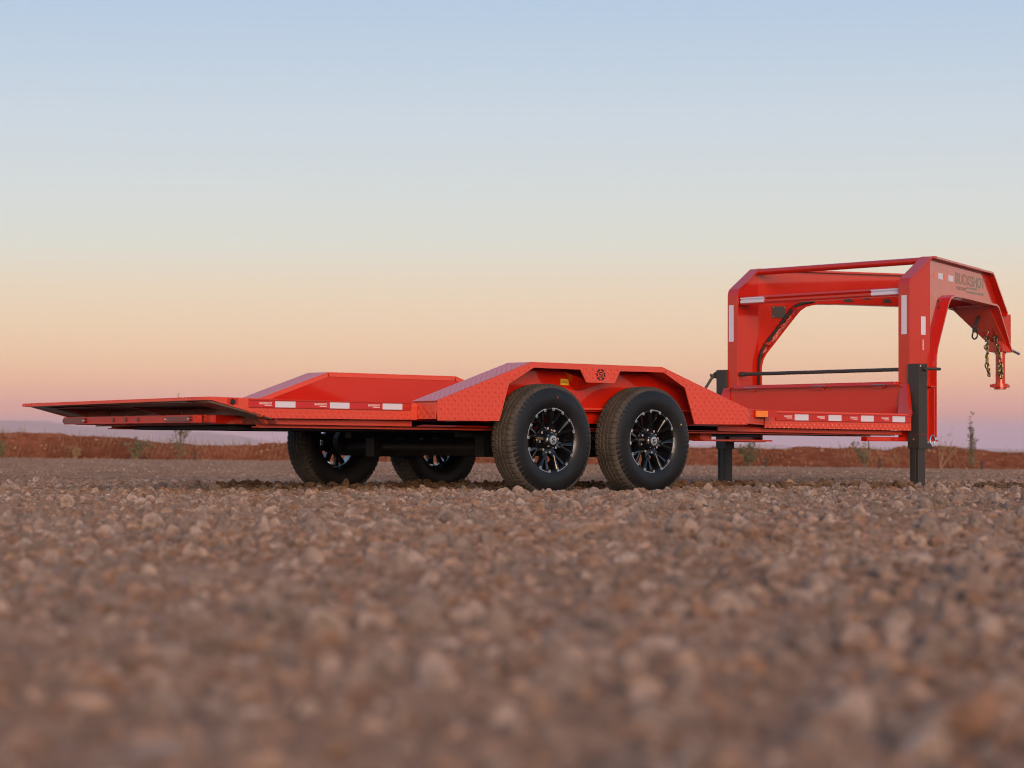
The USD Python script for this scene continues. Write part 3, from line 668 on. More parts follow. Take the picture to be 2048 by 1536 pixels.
chain([(6.345, 1.25, 1.27), (6.35, 1.25, 1.20), (6.335, 1.25, 1.10), (6.35, 1.25, 1.04), (6.375, 1.25, .99), (6.385, 1.26, 1.05), (6.375, 1.27, 1.12), (6.38, 1.27, 1.20), (6.355, 1.28, 1.25)])
chain([(6.45, 1.22, 1.27), (6.475, 1.22, 1.20), (6.485, 1.21, 1.12), (6.49, 1.20, 1.05), (6.47, 1.20, 1.0), (6.45, 1.20, 1.03), (6.46, 1.20, 1.07), (6.485, 1.19, 1.03), (6.47, 1.19, .985)])
for o in ((6.345, 1.25, 1.30), (6.44, 1.23, 1.31)):
    hk = MB().tube(cr([A(o) + A(q) for q in ((0, 0, -.04), (.018, 0, -.02), (.022, 0, .015), (.0, 0, .035), (-.02, 0, .02), (-.018, 0, -.012))]), [.010] * 20 + [.012] * 15 + [.007] * 6, 8)
    tp('chain_hook', hk, 'zinc')
# loose wire hanging under the front deck
tp('loose_wire', MB().tube(cr([(3.72, .33, .42), (3.70, .33, .40), (3.74, .33, .386), (3.80, .33, .392), (3.85, .33, .41)]), .003, 6).tube(cr([(3.70, .33, .40), (3.69, .33, .36), (3.695, .33, .315)]), .003, 6), 'hose')

for x, y, spin, out in ((0, .10, math.radians(90 - 16.5), -1), (.973, .10, math.radians(90 - 8), -1), (0, 2.466, .3, 1), (.973, 2.466, .75, 1)):
    wheel(x, y, spin, out)

# ================================================================== the land
def DL(D, L):
    """point on the plain at depth D along the view and L to the right of it"""
    return EYE[0] + FLAT[0] * D + RGT[0] * L, EYE[1] + FLAT[1] * D + RGT[1] * L


def todl(x, y):
    dx, dy = x - EYE[0], y - EYE[1]
    return dx * FLAT[0] + dy * FLAT[1], dx * RGT[0] + dy * RGT[1]


def sstep(a, b, x):
    t = np.clip((x - a) / (b - a), 0, 1); return t * t * (3 - 2 * t)


def n2(x, y, s, seed, octv=3):
    return fbm(np.stack([x * s, y * s, np.zeros_like(x) + seed * 7.3], -1), octv, seed) - .5


def ridge_amt(x, y):
    """the low windrow of dark clods between the two rows of wheels"""
    D, L = todl(x, y)
    c = 19.75 + .35 * np.sin(L * .9 + 1) + .02 * L
    a = np.exp(-((D - c) / .42) ** 2)
    return a * sstep(-2.75, -2.1, L) * (1 - .5 * sstep(2.9, 3.1, L) * (1 - sstep(3.5, 3.8, L)))


def height(x, y):
    x, y = np.asarray(x, float), np.asarray(y, float)
    D, L = todl(x, y)
    h = -.0116 * np.clip(L, -60, 60) * sstep(22, 62, D) * (1 - .6 * sstep(200, 900, np.hypot(D, L)))
    near = 1 - sstep(40, 120, np.hypot(D, L))
    near = near * (1 - .65 * np.exp(-((D - 20.3) / 2.6) ** 2))
    h = h + near * (.055 * n2(x, y, .9, 1) + .045 * n2(x, y, 3.1, 2) + .022 * n2(x, y, 9, 3) + .024 * np.maximum(n2(x, y, 21, 9, 2), -.1) + .012 * n2(x, y, 52, 10, 1) * (1 - sstep(5, 10, D)))
    h = h + .028 * ridge_amt(x, y) * (.8 + 1.2 * n2(x, y, 5, 4))
    h = h - .06 * np.exp(-((D - 7.6 - .15 * L) / .34) ** 2) * sstep(-.6, .5, L) + .035 * np.exp(-((D - 8.35 - .15 * L) / .3) ** 2) * sstep(-.6, .5, L)
    for d0, k0, a0 in ((11.2, -.06, .02), (12.9, -.06, .022), (26., .05, .03), (28.2, .05, .03), (35., -.03, .035), (5.2, .12, .012)):
        h = h + a0 * (np.exp(-((D - d0 - .5 - k0 * L) / .28) ** 2) - np.exp(-((D - d0 - k0 * L) / .3) ** 2)) * (.6 + .8 * n2(x, y, .5, 40))
    # the trailer stands level: no rise under the wheels and jacks
    for wx, wy, r in ((0, .1, .35), (.973, .1, .35), (0, 2.466, .35), (.973, 2.466, .35), (4.15, .21, .25), (4.15, 2.356, .25)):
        k = np.exp(-(((x - wx) ** 2 + (y - wy) ** 2) / r ** 2)); h = h * (1 - k) + k * .004
    return h


fine = np.arange(-14.5, 14.51, .055)
coarse = np.concatenate([np.arange(15, 30, 1.0), np.arange(30, 331, 5.0), np.arange(331, 345.4, 1.0)])
angs = np.radians(np.concatenate([fine, coarse]))
rad = [.25]
while rad[-1] < 26: rad.append(rad[-1] * (1.03 if rad[-1] < 1.7 else 1.0048))
while rad[-1] < 110: rad.append(rad[-1] * 1.02)
while rad[-1] < 18000: rad.append(rad[-1] * 1.09)
rad = A(rad); na, nr = len(angs), len(rad)
aa, rr_ = np.meshgrid(angs, rad, indexing='ij')
gx, gy = DL(rr_ * np.cos(aa), rr_ * np.sin(aa)); gz = height(gx, gy)
V = np.stack([gx, gy, gz], -1).reshape(-1, 3)
I = np.arange(na)[:, None]; Jn = np.arange(nr - 1)[None]; I2 = (I + 1) % na
q = np.stack([(I * nr + Jn), (I * nr + Jn + 1), (I2 * nr + Jn + 1), (I2 * nr + Jn)], -1).reshape(-1, 4)
V = np.vstack([V, [[EYE[0], EYE[1], float(height(EYE[0], EYE[1]))]]])
cap = np.stack([np.full(na, len(V) - 1), np.arange(na) * nr, ((np.arange(na) + 1) % na) * nr], 1)
gf = np.vstack([q[:, [0, 3, 2]], q[:, [0, 2, 1]], cap[:, ::-1]])

def soil(name, cols, scale, bump=.004, rough=.95, big=.35):
    M[name] = usdkit.material(stage, '/World/Looks/' + name, {
        'co': ('geometry', {}), 'n': ('noise_texture', {'scale': scale, 'detail': 6., 'roughness': .65}),
        'r': ('rgb_ramp', {'ramp': [(.28, cols[0]), (.5, cols[1]), (.72, cols[2])]}),
        'n2': ('noise_texture', {'scale': big, 'detail': 3.}), 'r2': ('rgb_ramp', {'ramp': [(.3, (.72, .69, .67)), (.7, (1.16, 1.13, 1.12))]}),
        'mx': ('mix_color', {'blend_type': 'multiply', 'fac': 1.0}),
        'bn': ('noise_texture', {'scale': scale * 3, 'detail': 4.}), 'bm': ('bump', {'distance': bump, 'strength': 1.}),
        'p': ('principled_bsdf', {'roughness': rough, 'specular_ior_level': .0, 'diffuse_roughness': 1.})},
        [('co.position', 'n.vector'), ('co.position', 'n2.vector'), ('co.position', 'bn.vector'), ('n.fac', 'r.fac'), ('n2.fac', 'r2.fac'), ('r.color', 'mx.a'), ('r2.color', 'mx.b'), ('mx.result', 'p.base_color'),
         ('bn.fac', 'bm.height'), ('bm.normal', 'p.normal')], surface='p.BSDF')


def stone(name, cols, rough=.9):
    M[name] = usdkit.material(stage, '/World/Looks/' + name, {
        'oi': ('object_info', {}), 'co': ('geometry', {}),
        'r': ('rgb_ramp', {'ramp': list(zip(np.linspace(0, 1, len(cols)), cols))}),
        'n': ('noise_texture', {'scale': 55., 'detail': 5.}), 'r2': ('rgb_ramp', {'ramp': [(.3, (.7, .68, .66)), (.7, (1.2, 1.2, 1.2))]}),
        'n3': ('noise_texture', {'scale': 7., 'detail': 1.}), 'ad': ('math', {'math_type': 'multiply_add', 'value2': 1.6, 'value3': -.55}),
        'mf': ('math', {'math_type': 'add'}), 'fr': ('math', {'math_type': 'pingpong', 'value2': 1.0}),
        'mx': ('mix_color', {'blend_type': 'multiply', 'fac': 1.0}), 'bm': ('bump', {'distance': .003, 'strength': 1.}),
        'p': ('principled_bsdf', {'roughness': rough, 'specular_ior_level': .08, 'diffuse_roughness': .8})},
        [('n3.fac', 'ad.value1'), ('ad.value', 'mf.value1'), ('oi.random', 'mf.value2'), ('mf.value', 'fr.value1'), ('fr.value', 'r.fac'), ('co.position', 'n.vector'), ('co.position', 'n3.vector'), ('n.fac', 'r2.fac'), ('r.color', 'mx.a'), ('r2.color', 'mx.b'), ('mx.result', 'p.base_color'), ('n.fac', 'bm.height'), ('bm.normal', 'p.normal')], surface='p.BSDF')


soil('ground_soil', [(.135, .100, .084), (.19, .142, .122), (.245, .188, .162)], 17., .012, big=.8)
soil('berm_soil', [(.095, .034, .021), (.145, .056, .035), (.205, .094, .062)], 4., .03, big=.6)
soil('hill_rock', [(.16, .09, .07), (.22, .13, .10), (.27, .17, .13)], .004, .5, big=.0006)
stone('tan_stone', [(.22, .155, .125), (.17, .12, .10), (.27, .192, .155), (.215, .152, .122), (.15, .108, .092), (.34, .25, .205)])
stone('warm_stone', [(.225, .143, .108), (.185, .12, .095), (.265, .168, .125), (.16, .108, .088)])
stone('grey_stone', [(.195, .160, .150), (.24, .198, .183), (.15, .125, .118), (.36, .295, .268)])
stone('dark_clod', [(.115, .073, .050), (.08, .053, .038), (.13, .086, .060), (.155, .104, .074)])
stone('red_clod', [(.17, .06, .032), (.12, .04, .022), (.25, .12, .075), (.30, .19, .13)])
put('ground', (V, gf), 'ground_soil', smooth=True, kind='structure', label='stony brown gravel plain stretching to the horizon')


def boulder(seed, sub=2, flat=.7, facets=5, rough=.12):
    r = np.random.default_rng(seed); m = trimesh.creation.icosphere(sub, 1.0); v = A(m.vertices)
    for _ in range(facets):
        d = r.normal(size=3); d /= np.linalg.norm(d); k = r.uniform(.45, .8); t = v @ d; v = v - np.maximum(t - k, 0)[:, None] * d
    v = v * (1 + rough * (fbm(v * 2.3 + seed * 3.1, 3, seed)[:, None] - .5) * 2)
    v *= r.uniform(.75, 1.2, 3) * A([1, 1, flat]); v /= np.abs(v[:, :2]).max()
    return trimesh.Trimesh(v, m.faces, process=False)


def scatter(name, protos, pts, scales, seed, **data):
    """protos: (mesh, material); pts n x 3; scales n"""
    r = np.random.default_rng(seed); path = numbered('/World', name)
    pi = UsdGeom.PointInstancer.Define(stage, path)
    for k, (m, mt) in enumerate(protos):
        usdkit.mesh(stage, f'{path}/stone_{k + 1:03d}', m, M[mt], smooth=40)
        pi.CreatePrototypesRel().AddTarget(f'{path}/stone_{k + 1:03d}')
    n = len(pts); idx = r.integers(0, len(protos), n)
    yaw = r.uniform(0, 2 * np.pi, n); tilt_ = r.normal(0, .35, (n, 2))
    qs = []
    cy, sy = np.cos(yaw / 2), np.sin(yaw / 2); cp, sp_ = np.cos(tilt_[:, 0] / 2), np.sin(tilt_[:, 0] / 2); cr_, sr = np.cos(tilt_[:, 1] / 2), np.sin(tilt_[:, 1] / 2)
    w = cr_ * cp * cy + sr * sp_ * sy; x = sr * cp * cy - cr_ * sp_ * sy; y = cr_ * sp_ * cy + sr * cp * sy; z = cr_ * cp * sy - sr * sp_ * cy
    pi.CreateProtoIndicesAttr(Vt.IntArray.FromNumpy(idx.astype(np.int32)))
    pi.CreatePositionsAttr(Vt.Vec3fArray.FromNumpy(pts.astype(np.float32)))
    pi.CreateOrientationsAttr(Vt.QuathArray([Gf.Quath(float(a), float(b), float(c), float(d)) for a, b, c, d in zip(w, x, y, z)]))
    pi.CreateScalesAttr(Vt.Vec3fArray.FromNumpy(np.stack([scales] * 3, 1).astype(np.float32)))
    return tag(pi.GetPrim(), **data)


P = [(boulder(11 + k, 2, f, 10, .22), m) for k, (f, m) in enumerate(((.75, 'tan_stone'), (.6, 'tan_stone'), (.8, 'warm_stone'), (.55, 'grey_stone'), (.75, 'tan_stone'), (.65, 'tan_stone'), (.9, 'grey_stone'), (.7, 'tan_stone')))]
rg = np.random.default_rng(3)
pts, sc = [], []
# gravel: thick near the eye, thinning towards the trailer; a margin past both edges of the view
for d0, d1, dens, med, sig, cut in ((1.3, 5.5, 2700, .0072, .75, .036), (5.5, 10, 1700, .008, .75, .042), (10, 16.5, 1150, .0088, .72, .045), (16.5, 24, 1000, .0085, .7, .045), (24, 40, 210, .0085, .5, .028), (40, 63, 60, .012, .4, .03), (1.5, 9, 120, .022, .35, .042), (9, 21, 26, .028, .35, .055)):
    half = lambda d: .215 * d + 1.9
    area = (half(d0) + half(d1)) * (d1 - d0); n = int(area * dens)
    D = np.sqrt(rg.uniform(d0 ** 2, d1 ** 2, n)); L = rg.uniform(-1, 1, n) * half(D)
    x, y = DL(D, L); s = np.minimum(med * np.exp(rg.normal(0, sig, n)), cut)
    patch = 1.3 * n2(x, y, .7, 21) + .9 * n2(x, y, 2.5, 22)
    keep = rg.uniform(0, 1, n) < np.clip(.7 + 1.2 * patch, .22, 1)
    keep &= ~((ridge_amt(x, y) > .45) & (rg.uniform(0, 1, n) < .8))
    for wx, wy in ((0, .1), (.973, .1), (0, 2.466), (.973, 2.466)): keep &= ~((np.abs(x - wx) < .24) & (np.abs(y - wy) < .15))
    for wx, wy in ((4.15, .21), (4.15, 2.356)): keep &= ~((np.abs(x - wx) < .1) & (np.abs(y - wy) < .1))
    x, y, s = x[keep], y[keep], s[keep]
    pts.append(np.stack([x, y, height(x, y) + s * rg.uniform(-.5, .15, len(s))], 1)); sc.append(s)
scatter('gravel', P, np.vstack(pts), np.concatenate(sc), 4, label='loose tan and grey gravel strewn over the plain', category='gravel', kind='stuff')
# dark clods along the windrow
pc, scs = [], []
n = 3600
L = rg.uniform(-2.2, 6.5, n); D = 19.75 + .35 * np.sin(L * .9 + 1) + .02 * L + rg.normal(0, .27, n)
x, y = DL(D, L); s = np.minimum(.014 * np.exp(rg.normal(0, .55, n)), .042)
keep = np.ones(n, bool)
for wx, wy in ((0, .1), (.973, .1), (0, 2.466), (.973, 2.466)): keep &= ~((np.abs(x - wx) < .25) & (np.abs(y - wy) < .16))
keep &= ~((np.abs(L - 3.24) < .22) & (D < 21) & (s > .012))
for wx, wy in ((4.15, .21), (4.15, 2.356)): keep &= ~((np.abs(x - wx) < .1) & (np.abs(y - wy) < .1))
x, y, s = x[keep], y[keep], s[keep]
CL = [(boulder(31, 2, .85, 3, .25), 'dark_clod'), (boulder(32, 2, .7, 3, .25), 'dark_clod'), (boulder(33, 2, .9, 4, .25), 'dark_clod')]
scatter('soil_clods', CL, np.stack([x, y, height(x, y) + s * rg.uniform(.0, .5, len(s))], 1), s, 6, label='row of damp dark brown clods turned up between the wheels and jacks', category='soil', kind='stuff')

# single rocks and clods that stand out
def rock(px_D, px_L, size, m, seed, label, flat=.75, lift=.35, squash=(1, 1), facets=6, name='rock', cat='rock', yaw=0.):
    x, y = DL(px_D, px_L); b = boulder(seed, 3, flat, facets, .14); v = A(b.vertices) * A([squash[0], squash[1], 1]) * size
    c, s_ = math.cos(yaw), math.sin(yaw); v[:, :2] = v[:, :2] @ A([[c, s_], [-s_, c]])
    z = float(height(x, y)); b.vertices = v
    p = put(name, b, m, smooth=35, label=label, category=cat)
    UsdGeom.Xformable(p).AddTranslateOp().Set(Gf.Vec3d(x, y, z + size * flat * lift))
    return p


def pxl(D, px): return (px - 1024) / FOC * D


RK = [  # depth, photo x, half size, material, label
    (20.3, 243, .042, 'tan_stone', 'upright tan rock, tallest in the row of stones left of the trailer', 1.1, (.8, .7)),
    (20.2, 272, .062, 'tan_stone', 'wide low tan rock beside the tallest stone left of the trailer', .55, (1, .8)),
    (20.3, 38, .044, 'tan_stone', 'rounded tan rock nearest the left edge on the sharp stone row', .85, (1, .9)),
    (20.2, 181, .058, 'tan_stone', 'broad tan rock in the stone row, below the red tail lights', .6, (1, .8)),
    (20.1, 338, .060, 'tan_stone', 'flat tan rock just left of the dry stalk', .5, (1, .8)),
    (19.6, 395, .050, 'tan_stone', 'round tan rock at the foot of the dry stalk', .85, (1, .9)),
    (18.4, 430, .052, 'grey_stone', 'large greyish lump of stone in front of the dry stalk', .8, (1, .9)),
    (19.2, 692, .054, 'dark_clod', 'pointed wedge of brown clod in front of the far rear wheel', 1.05, (1, .55)),
    (18.9, 735, .058, 'tan_stone', 'smooth oval stone right of the pointed brown clod', .5, (1, .7)),
    (18.6, 802, .050, 'grey_stone', 'pale stone on the pile in front of the second far wheel', .6, (1, .8)),
    (17.6, 1033, .034, 'warm_stone', 'small pointed stone against the near rear tyre', 1.1, (.9, .8)),
    (17.5, 1118, .030, 'tan_stone', 'little tan stone under the hub of the near rear wheel', .9, (1, .8)),
    (17.4, 1280, .036, 'tan_stone', 'tan stone in front of the near front tyre', .8, (1, .8)),
    (20.9, 1447, .060, 'dark_clod', 'big brown clod heaped against the far jack leg', .8, (1, .8)),
    (20.9, 1478, .048, 'dark_clod', 'blunt brown clod just right of the far jack leg', .95, (.9, .8)),
    (20.4, 1858, .040, 'tan_stone', 'tan stone leaning on the foot of the near jack', .75, (1, .8)),
    (18.4, 1606, .050, 'tan_stone', 'light stone between the two jacks, in front of the clods', .7, (1, .8)),
    (14.8, 297, .075, 'tan_stone', 'soft focused tan boulder below the dry stalk', .7, (1, .8)),
    (10.0, 905, .075, 'grey_stone', 'pale flat stone in the middle ground below the near rear wheel', .4, (1, .6)),
    (6.0, 665, .042, 'warm_stone', 'blurred orange tan stone left of centre in the foreground', .75, (1, .8)),
    (5.0, 508, .040, 'tan_stone', 'blurred rounded pinkish stone lower left of the orange stone', .7, (1, .8)),
    (3.05, 1085, .030, 'tan_stone', 'largest bright blurred stone at the bottom centre', .8, (1, .8)),
    (3.3, 335, .044, 'grey_stone', 'pale blurred slab lying in the lower left foreground', .35, (1, .6)),
    (4.4, 145, .044, 'grey_stone', 'long pale blurred slab near the left edge of the foreground', .35, (1, .5)),
    (4.35, 1240, .036, 'warm_stone', 'rusty orange blurred stone right of centre in the foreground', .7, (1, .8)),
    (3.7, 1720, .040, 'tan_stone', 'light blurred stone in the lower right foreground', .6, (1, .8)),
    (2.55, 1960, .05, 'warm_stone', 'big reddish blurred stone in the bottom right corner', .6, (1, .8)),
]
for k, (D, px, r, m, lab, fl, sq) in enumerate(RK):
    rock(D, pxl(D, px), r, m, 60 + k, lab, fl, .45, sq, yaw=k * 1.3, name='clod' if 'clod' in m else 'rock', cat='clod' if 'clod' in m else 'rock')

# ------------------------------------------------------------------ earth berm across the back of the plain
bx_ = A([-700, -300, 0, 55, 123, 164, 246, 273, 301, 355, 410, 465, 506, 560, 760, 960, 1377, 1470, 1538, 1578, 1617, 1696, 1749, 1776, 1802, 1881, 1907, 1933, 1965, 2017, 2048, 2400, 2800])
bt_ = A([858, 862, 864, 867, 866, 872, 871.7, 875, 882, 887, 890, 891, 888.6, 884, 890, 893, 894.5, 896, 899, 898, 895, 892.5, 897.8, 899, 895, 892.5, 895.4, 900, 902.6, 906.5, 908, 905, 909])
DB = 62.0
Lb = np.arange(-24, 24, .12); pxs = Lb / DB * FOC + 1024
topz = EYE[2] - (np.interp(pxs, bx_, bt_) - HORIZON) / FOC * DB
tt = np.linspace(-1, 1, 41)
LL, TT = np.meshgrid(Lb, tt, indexing='ij')
shape = np.clip(1 - np.abs(TT) ** 1.35, 0, 1) ** .9
gxb, gyb = DL(DB + TT * (1.5 + .0 * LL), LL)
base = height(gxb, gyb)
zb = base - .06 * (np.abs(TT) > .97) + shape * np.maximum(topz[:, None] - height(*DL(DB, LL)), .08)
nz = fbm(np.stack([LL * .9, TT * 1.6, 0 * LL], -1), 4, 71) - .5
nz2 = fbm(np.stack([LL * 4.0, TT * 6, 0 * LL], -1), 3, 72) - .5
zb = zb + (nz * .16 + nz2 * .07) * np.clip(shape * 2, 0, 1)
gxb = gxb + FLAT[0] * nz * .5; gyb = gyb + FLAT[1] * nz * .5
nL, nT = LL.shape; I = np.arange(nL - 1)[:, None]; Jq = np.arange(nT - 1)[None]
qb = np.stack([I * nT + Jq, (I + 1) * nT + Jq, (I + 1) * nT + Jq + 1, I * nT + Jq + 1], -1).reshape(-1, 4)
put('earth_berm', (np.stack([gxb, gyb, zb], -1).reshape(-1, 3), qb), 'berm_soil', smooth=True, kind='structure', label='long low bank of bare red earth behind the trailer')
n = 1500
Lr = rg.uniform(-18, 18, n); t = rg.uniform(-1.25, .1, n); ii = np.clip(((Lr + 24) / .12).astype(int), 0, nL - 1); jj = np.clip(((t + 1) / .05).astype(int), 0, nT - 1)
s = np.minimum(.018 * np.exp(rg.normal(0, .55, n)), .075)
xr, yr = DL(DB + t * 1.5, Lr); zr_ = np.where(t < -1, height(xr, yr), zb[ii, jj])
xr = np.where(t < -1, xr, gxb[ii, jj]); yr = np.where(t < -1, yr, gyb[ii, jj])
scatter('berm_clods', [(boulder(41, 2, .8, 3, .25), 'red_clod'), (boulder(42, 2, .7, 3, .25), 'red_clod'), (boulder(43, 2, .9, 3, .25), 'red_clod'), (boulder(44, 2, .9, 3, .25), 'red_clod'), (boulder(45, 2, .6, 3, .25), 'warm_stone')], np.stack([xr, yr, zr_], 1), s, 8, label='red clods and pale stones lying on the earth bank', category='soil', kind='stuff')

# ------------------------------------------------------------------ weeds
def dry_blades(n, seed):
    r = np.random.default_rng(seed); cen = r.uniform(-12.5, 12.5, 46); Lq = r.choice(cen, n) + r.normal(0, .16, n); t = r.uniform(-1.1, .1, n)
    ii = np.clip(((Lq + 24) / .12).astype(int), 0, nL - 1); jj = np.clip(((t + 1) / .05).astype(int), 0, nT - 1)
    p = np.stack([gxb[ii, jj], gyb[ii, jj], zb[ii, jj]], -1); h = r.uniform(.06, .26, n); a = r.uniform(0, 6.28, n); le = r.uniform(.02, .16, n)
    tip = p + np.stack([np.cos(a) * le, np.sin(a) * le, h], -1); w = RGT * .006
    return np.stack([p - w, p + w, tip], 1).reshape(-1, 3), np.arange(n * 3).reshape(-1, 3)


def leafmat(name, col, col2):
    M[name] = usdkit.material(stage, '/World/Looks/' + name, {
        'g': ('geometry', {}), 'r': ('rgb_ramp', {'ramp': [(0, col), (1, col2)]}), 'd': ('principled_bsdf', {'roughness': .7, 'specular_ior_level': .2}), 't': ('translucent_bsdf', {}), 'm': ('mix_closure', {'fac': .3})},
        [('g.random_per_island', 'r.fac'), ('r.color', 'd.base_color'), ('r.color', 't.color'), ('d.BSDF', 'm.closure1'), ('t.BSDF', 'm.closure2')], surface='m.closure')


leafmat('weed_leaf', (.17, .17, .095), (.29, .28, .17))
leafmat('grey_leaf', (.20, .185, .12), (.33, .30, .20))
leafmat('dry_leaf', (.30, .20, .11), (.42, .30, .18))
simple('weed_stem', (.15, .11, .07), .8); simple('dry_stem', (.36, .25, .15), .8); simple('stake', (.03, .028, .027), .6)


def weed(name, D, px, h, seed, label, cat, stems=3, spread=.25, leaf='weed_leaf', stem='weed_stem', leaves=220, llen=.05, lean=0., base_up=0., low=.1, branch=7, width=.25, thick=.010):
    r = random.Random(seed); x, y = DL(D, pxl(D, px)); z = base_up if base_up else float(height(x, y))
    H = holder(name, loc=(x, y, z), label=label, category=cat)
    sm, lm = MB(), []
    seg = []
    for k in range(stems):
        a = r.uniform(0, 6.28); sp = spread * r.uniform(.2, 1.) * (0 if k == 0 else 1); hh = h * (1 if k == 0 else r.uniform(.5, .85))
        top = A([math.cos(a) * sp + lean * RGT[0], math.sin(a) * sp + lean * RGT[1], hh])
        path = [A([0, 0, -.03]), top * A([.25, .25, .35]) + A([r.uniform(-.02, .02), 0, 0]), top * A([.6, .6, .7]), top]
        c = cr(path, 5); sm.tube(c, np.linspace(thick, thick * .3, len(c)) * (h / .8) ** .5, 5); seg.append(c)
        for b in range(branch):
            i = r.randrange(int(len(c) * low), len(c) - 1); p = c[i]; ba = r.uniform(0, 6.28); bl = width * h * (1 - .75 * i / len(c)) * r.uniform(.5, 1.1)
            d = A([math.cos(ba) * .65, math.sin(ba) * .65, .85]) * bl
            cb = cr([p, p + d * A([.6, .6, .4]), p + d], 4); sm.tube(cb, np.linspace(.004, .002, len(cb)), 4); seg.append(cb)
    for k in range(leaves):
        c = seg[r.randrange(len(seg))] if r.random() < .6 else seg[(branch + 1) * r.randrange(stems)]; p = c[r.randrange(len(c) // 4, len(c))]
        a = r.uniform(0, 6.28); el = r.uniform(-.1, 1.25); L_ = llen * r.uniform(.5, 1.2); w_ = L_ * r.uniform(.14, .26)
        d = A([math.cos(a) * math.cos(el), math.sin(a) * math.cos(el), math.sin(el)]); s_ = np.cross(d, [r.uniform(-1, 1), r.uniform(-1, 1), .6]); s_ /= np.linalg.norm(s_) + 1e-9
        lm.append([p, p + d * L_ * .45 + s_ * w_, p + d * L_, p + d * L_ * .45 - s_ * w_])
    put('stem', sm, stem, H)
    lv = A(lm).reshape(-1, 3); lf = np.arange(len(lv)).reshape(-1, 4)
    put('foliage', (lv, lf), leaf, H, smooth=False)
    return H


put('dry_grass', dry_blades(1500, 17), 'dry_leaf', smooth=False, label='sparse dry grass blades on the red earth bank', category='grass', kind='stuff')
weed('tall_weed', 58.5, 360, 1.40, 1, 'tall thin weed with upright arms, behind the tail end of the trailer', 'weed', 5, .30, 'grey_leaf', leaves=420, llen=.09, branch=8, width=.32)
weed('dry_bush', 59.6, 272, .46, 2, 'dry yellowish bush on the red bank below the tail lights', 'bush', 14, .40, 'grey_leaf', 'dry_stem', leaves=900, llen=.09, branch=6, width=.5)
weed('weed', 59, 1499, .62, 3, 'pale green weed on the bank just right of the far jack', 'weed', 9, .34, 'weed_leaf', leaves=700, llen=.08, branch=7, width=.45)
weed('weed', 59, 1730, .66, 4, 'feathery weed on the bank beneath the toolbox', 'weed', 6, .34, 'grey_leaf', leaves=330, llen=.08, branch=7, width=.4)
weed('tall_weed', 59, 1941, 1.22, 5, 'tall narrow weed standing right of the gooseneck', 'weed', 6, .17, 'grey_leaf', leaves=300, llen=.085, branch=10, width=.2)
weed('dry_grass', 58.5, 1880, .98, 6, 'leaning dry grass with fine seed heads, behind the near jack', 'grass', 9, .55, 'dry_leaf', 'dry_stem', leaves=90, llen=.04, lean=.32, branch=3, width=.18, low=.6, thick=.0035)
weed('weed', 59, 2, .36, 7, 'small weed cut by the left edge of the picture', 'weed', 5, .25, 'weed_leaf', leaves=260, llen=.08, branch=6, width=.4)
weed('dry_tuft', 60, 152, .34, 8, 'pale dry tuft on the bank below the first tail light', 'tuft', 8, .26, 'dry_leaf', 'dry_stem', leaves=160, llen=.08, branch=4, width=.5)
for D, px, hh, lab in ((57.5, 390, .20, 'short dark stake at the foot of the tall thin weed'), (56, 1532, .18, 'short dark stake right of the pale green weed'), (54, 1758, .18, 'short dark stake right of the feathery weed'), (52, 1963, .16, 'short dark stake right of the tall narrow weed')):
    x, y = DL(D, pxl(D, px)); z = float(height(x, y))
    H = holder('stake', loc=(x, y, z), label=lab, category='stake')
    put('peg', MB().rod((0, 0, -.05), (.01, 0, hh), .022, 10), 'stake', H); put('peg_cap', MB().rod((.01, 0, hh - .01), (.011, 0, hh + .02), .032, 10), 'stake', H)
# dry stalk beside the round rock
x, y = DL(19.75, pxl(19.75, 383)); z = float(height(x, y))
H = holder('dry_stalk', loc=(x, y, z), label='thin bent dry stalk growing by the round tan rock', category='stalk')
put('stem', MB().tube(cr([(0, 0, -.01), (-.012 * RGT[0], -.012 * RGT[1], .03), (-.018 * RGT[0], -.018 * RGT[1], .066), (.02 * RGT[0], .02 * RGT[1], .073), (.10 * RGT[0], .10 * RGT[1], .072)]), .0016, 5), 'dry_stem', H)

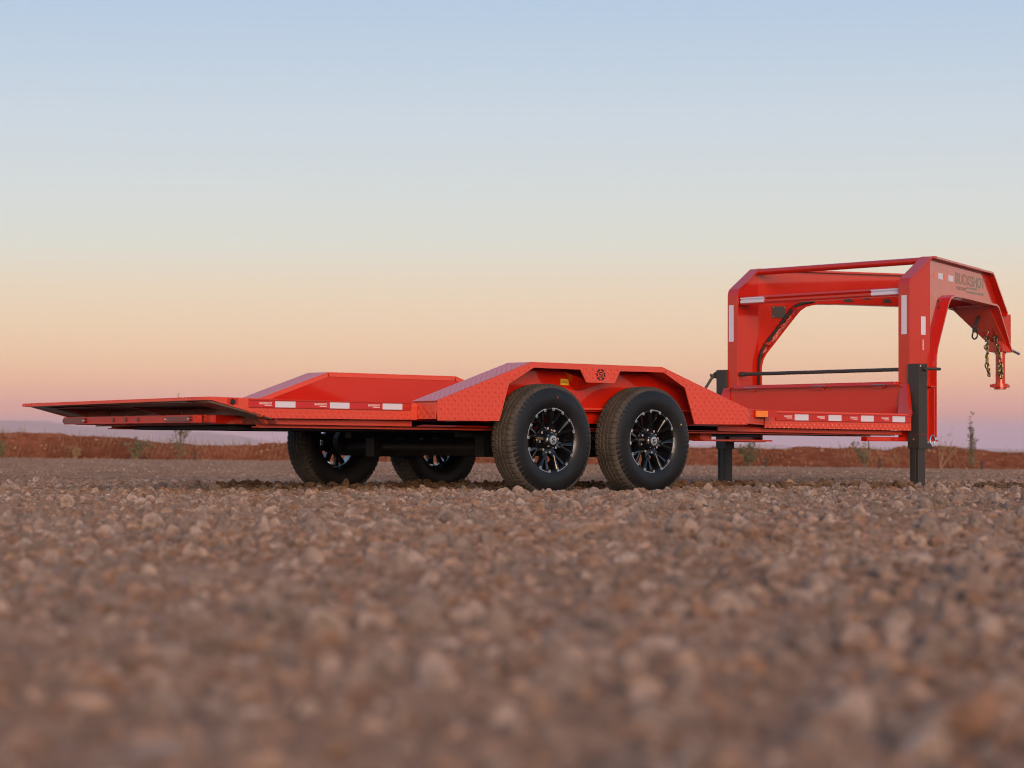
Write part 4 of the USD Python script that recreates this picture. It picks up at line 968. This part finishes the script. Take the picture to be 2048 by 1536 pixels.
# ------------------------------------------------------------------ far mesas and the air in front of them
def hills(D, xs, tops, depth, seed, label):
    L0, L1 = (xs[0] - 1024) / FOC * D, (xs[-1] - 1024) / FOC * D
    Lh = np.linspace(L0, L1, 240); px = Lh / D * FOC + 1024
    th_ = (HORIZON - np.interp(px, xs, tops)) / FOC * D + EYE[2]
    t = np.linspace(0, 1, 40); LL, T = np.meshgrid(Lh, t, indexing='ij')
    prof = np.interp(T, [0, .22, .32, .42, .6, .75, 1], [0, .45, .82, 1, .98, .6, 0])
    gull = fbm(np.stack([LL / 260, T * 3, 0 * T], -1), 4, seed) - .5
    Z = prof * th_[:, None] * (1 + .35 * gull * (T < .42) * (T > 0)) - 3 * (prof == 0)
    X, Y = DL(D + (T - .42) * depth + gull * 120 * (T < .42), LL)
    nL, nT = LL.shape; I = np.arange(nL - 1)[:, None]; J = np.arange(nT - 1)[None]
    q = np.stack([I * nT + J, (I + 1) * nT + J, (I + 1) * nT + J + 1, I * nT + J + 1], -1).reshape(-1, 4)
    put('hills', (np.stack([X, Y, Z], -1).reshape(-1, 3), q), 'hill_rock', smooth=True, kind='structure', label=label)


hills(15000., A([-900, -500, -100, 0, 40, 95, 112, 160, 220, 300, 420, 520, 640]), A([850, 846, 839, 841, 843, 843.5, 848, 851, 853, 858, 866, 880, 902]), 3000., 81, 'far lavender mesa fading into haze at the left')
hills(16500., A([520, 760, 1000, 1300, 1480, 1520, 1563, 1600, 1680, 1800, 1880, 1925, 1970, 1990, 2048, 2200, 2600]), A([897, 895, 893, 892, 889, 889.5, 890, 895.5, 897, 895, 893.5, 894, 900, 897, 899, 894, 902]), 3000., 82, 'far bluish ridge low on the horizon at the right')
HB = AIR_SIDE
M['air'] = usdkit.material(stage, '/World/Looks/air', {'v': ('principled_volume', {'color': (.93, .80, .91), 'density': AIR, 'anisotropy': 0.1})}, [], volume='v.volume')
put('haze', MB().box((EYE[0] - HB, EYE[1] - HB, -4.5), (EYE[0] + HB, EYE[1] + HB, AIR_TOP)), 'air', smooth=False, kind='stuff', label='thin evening haze over the plain', category='haze')
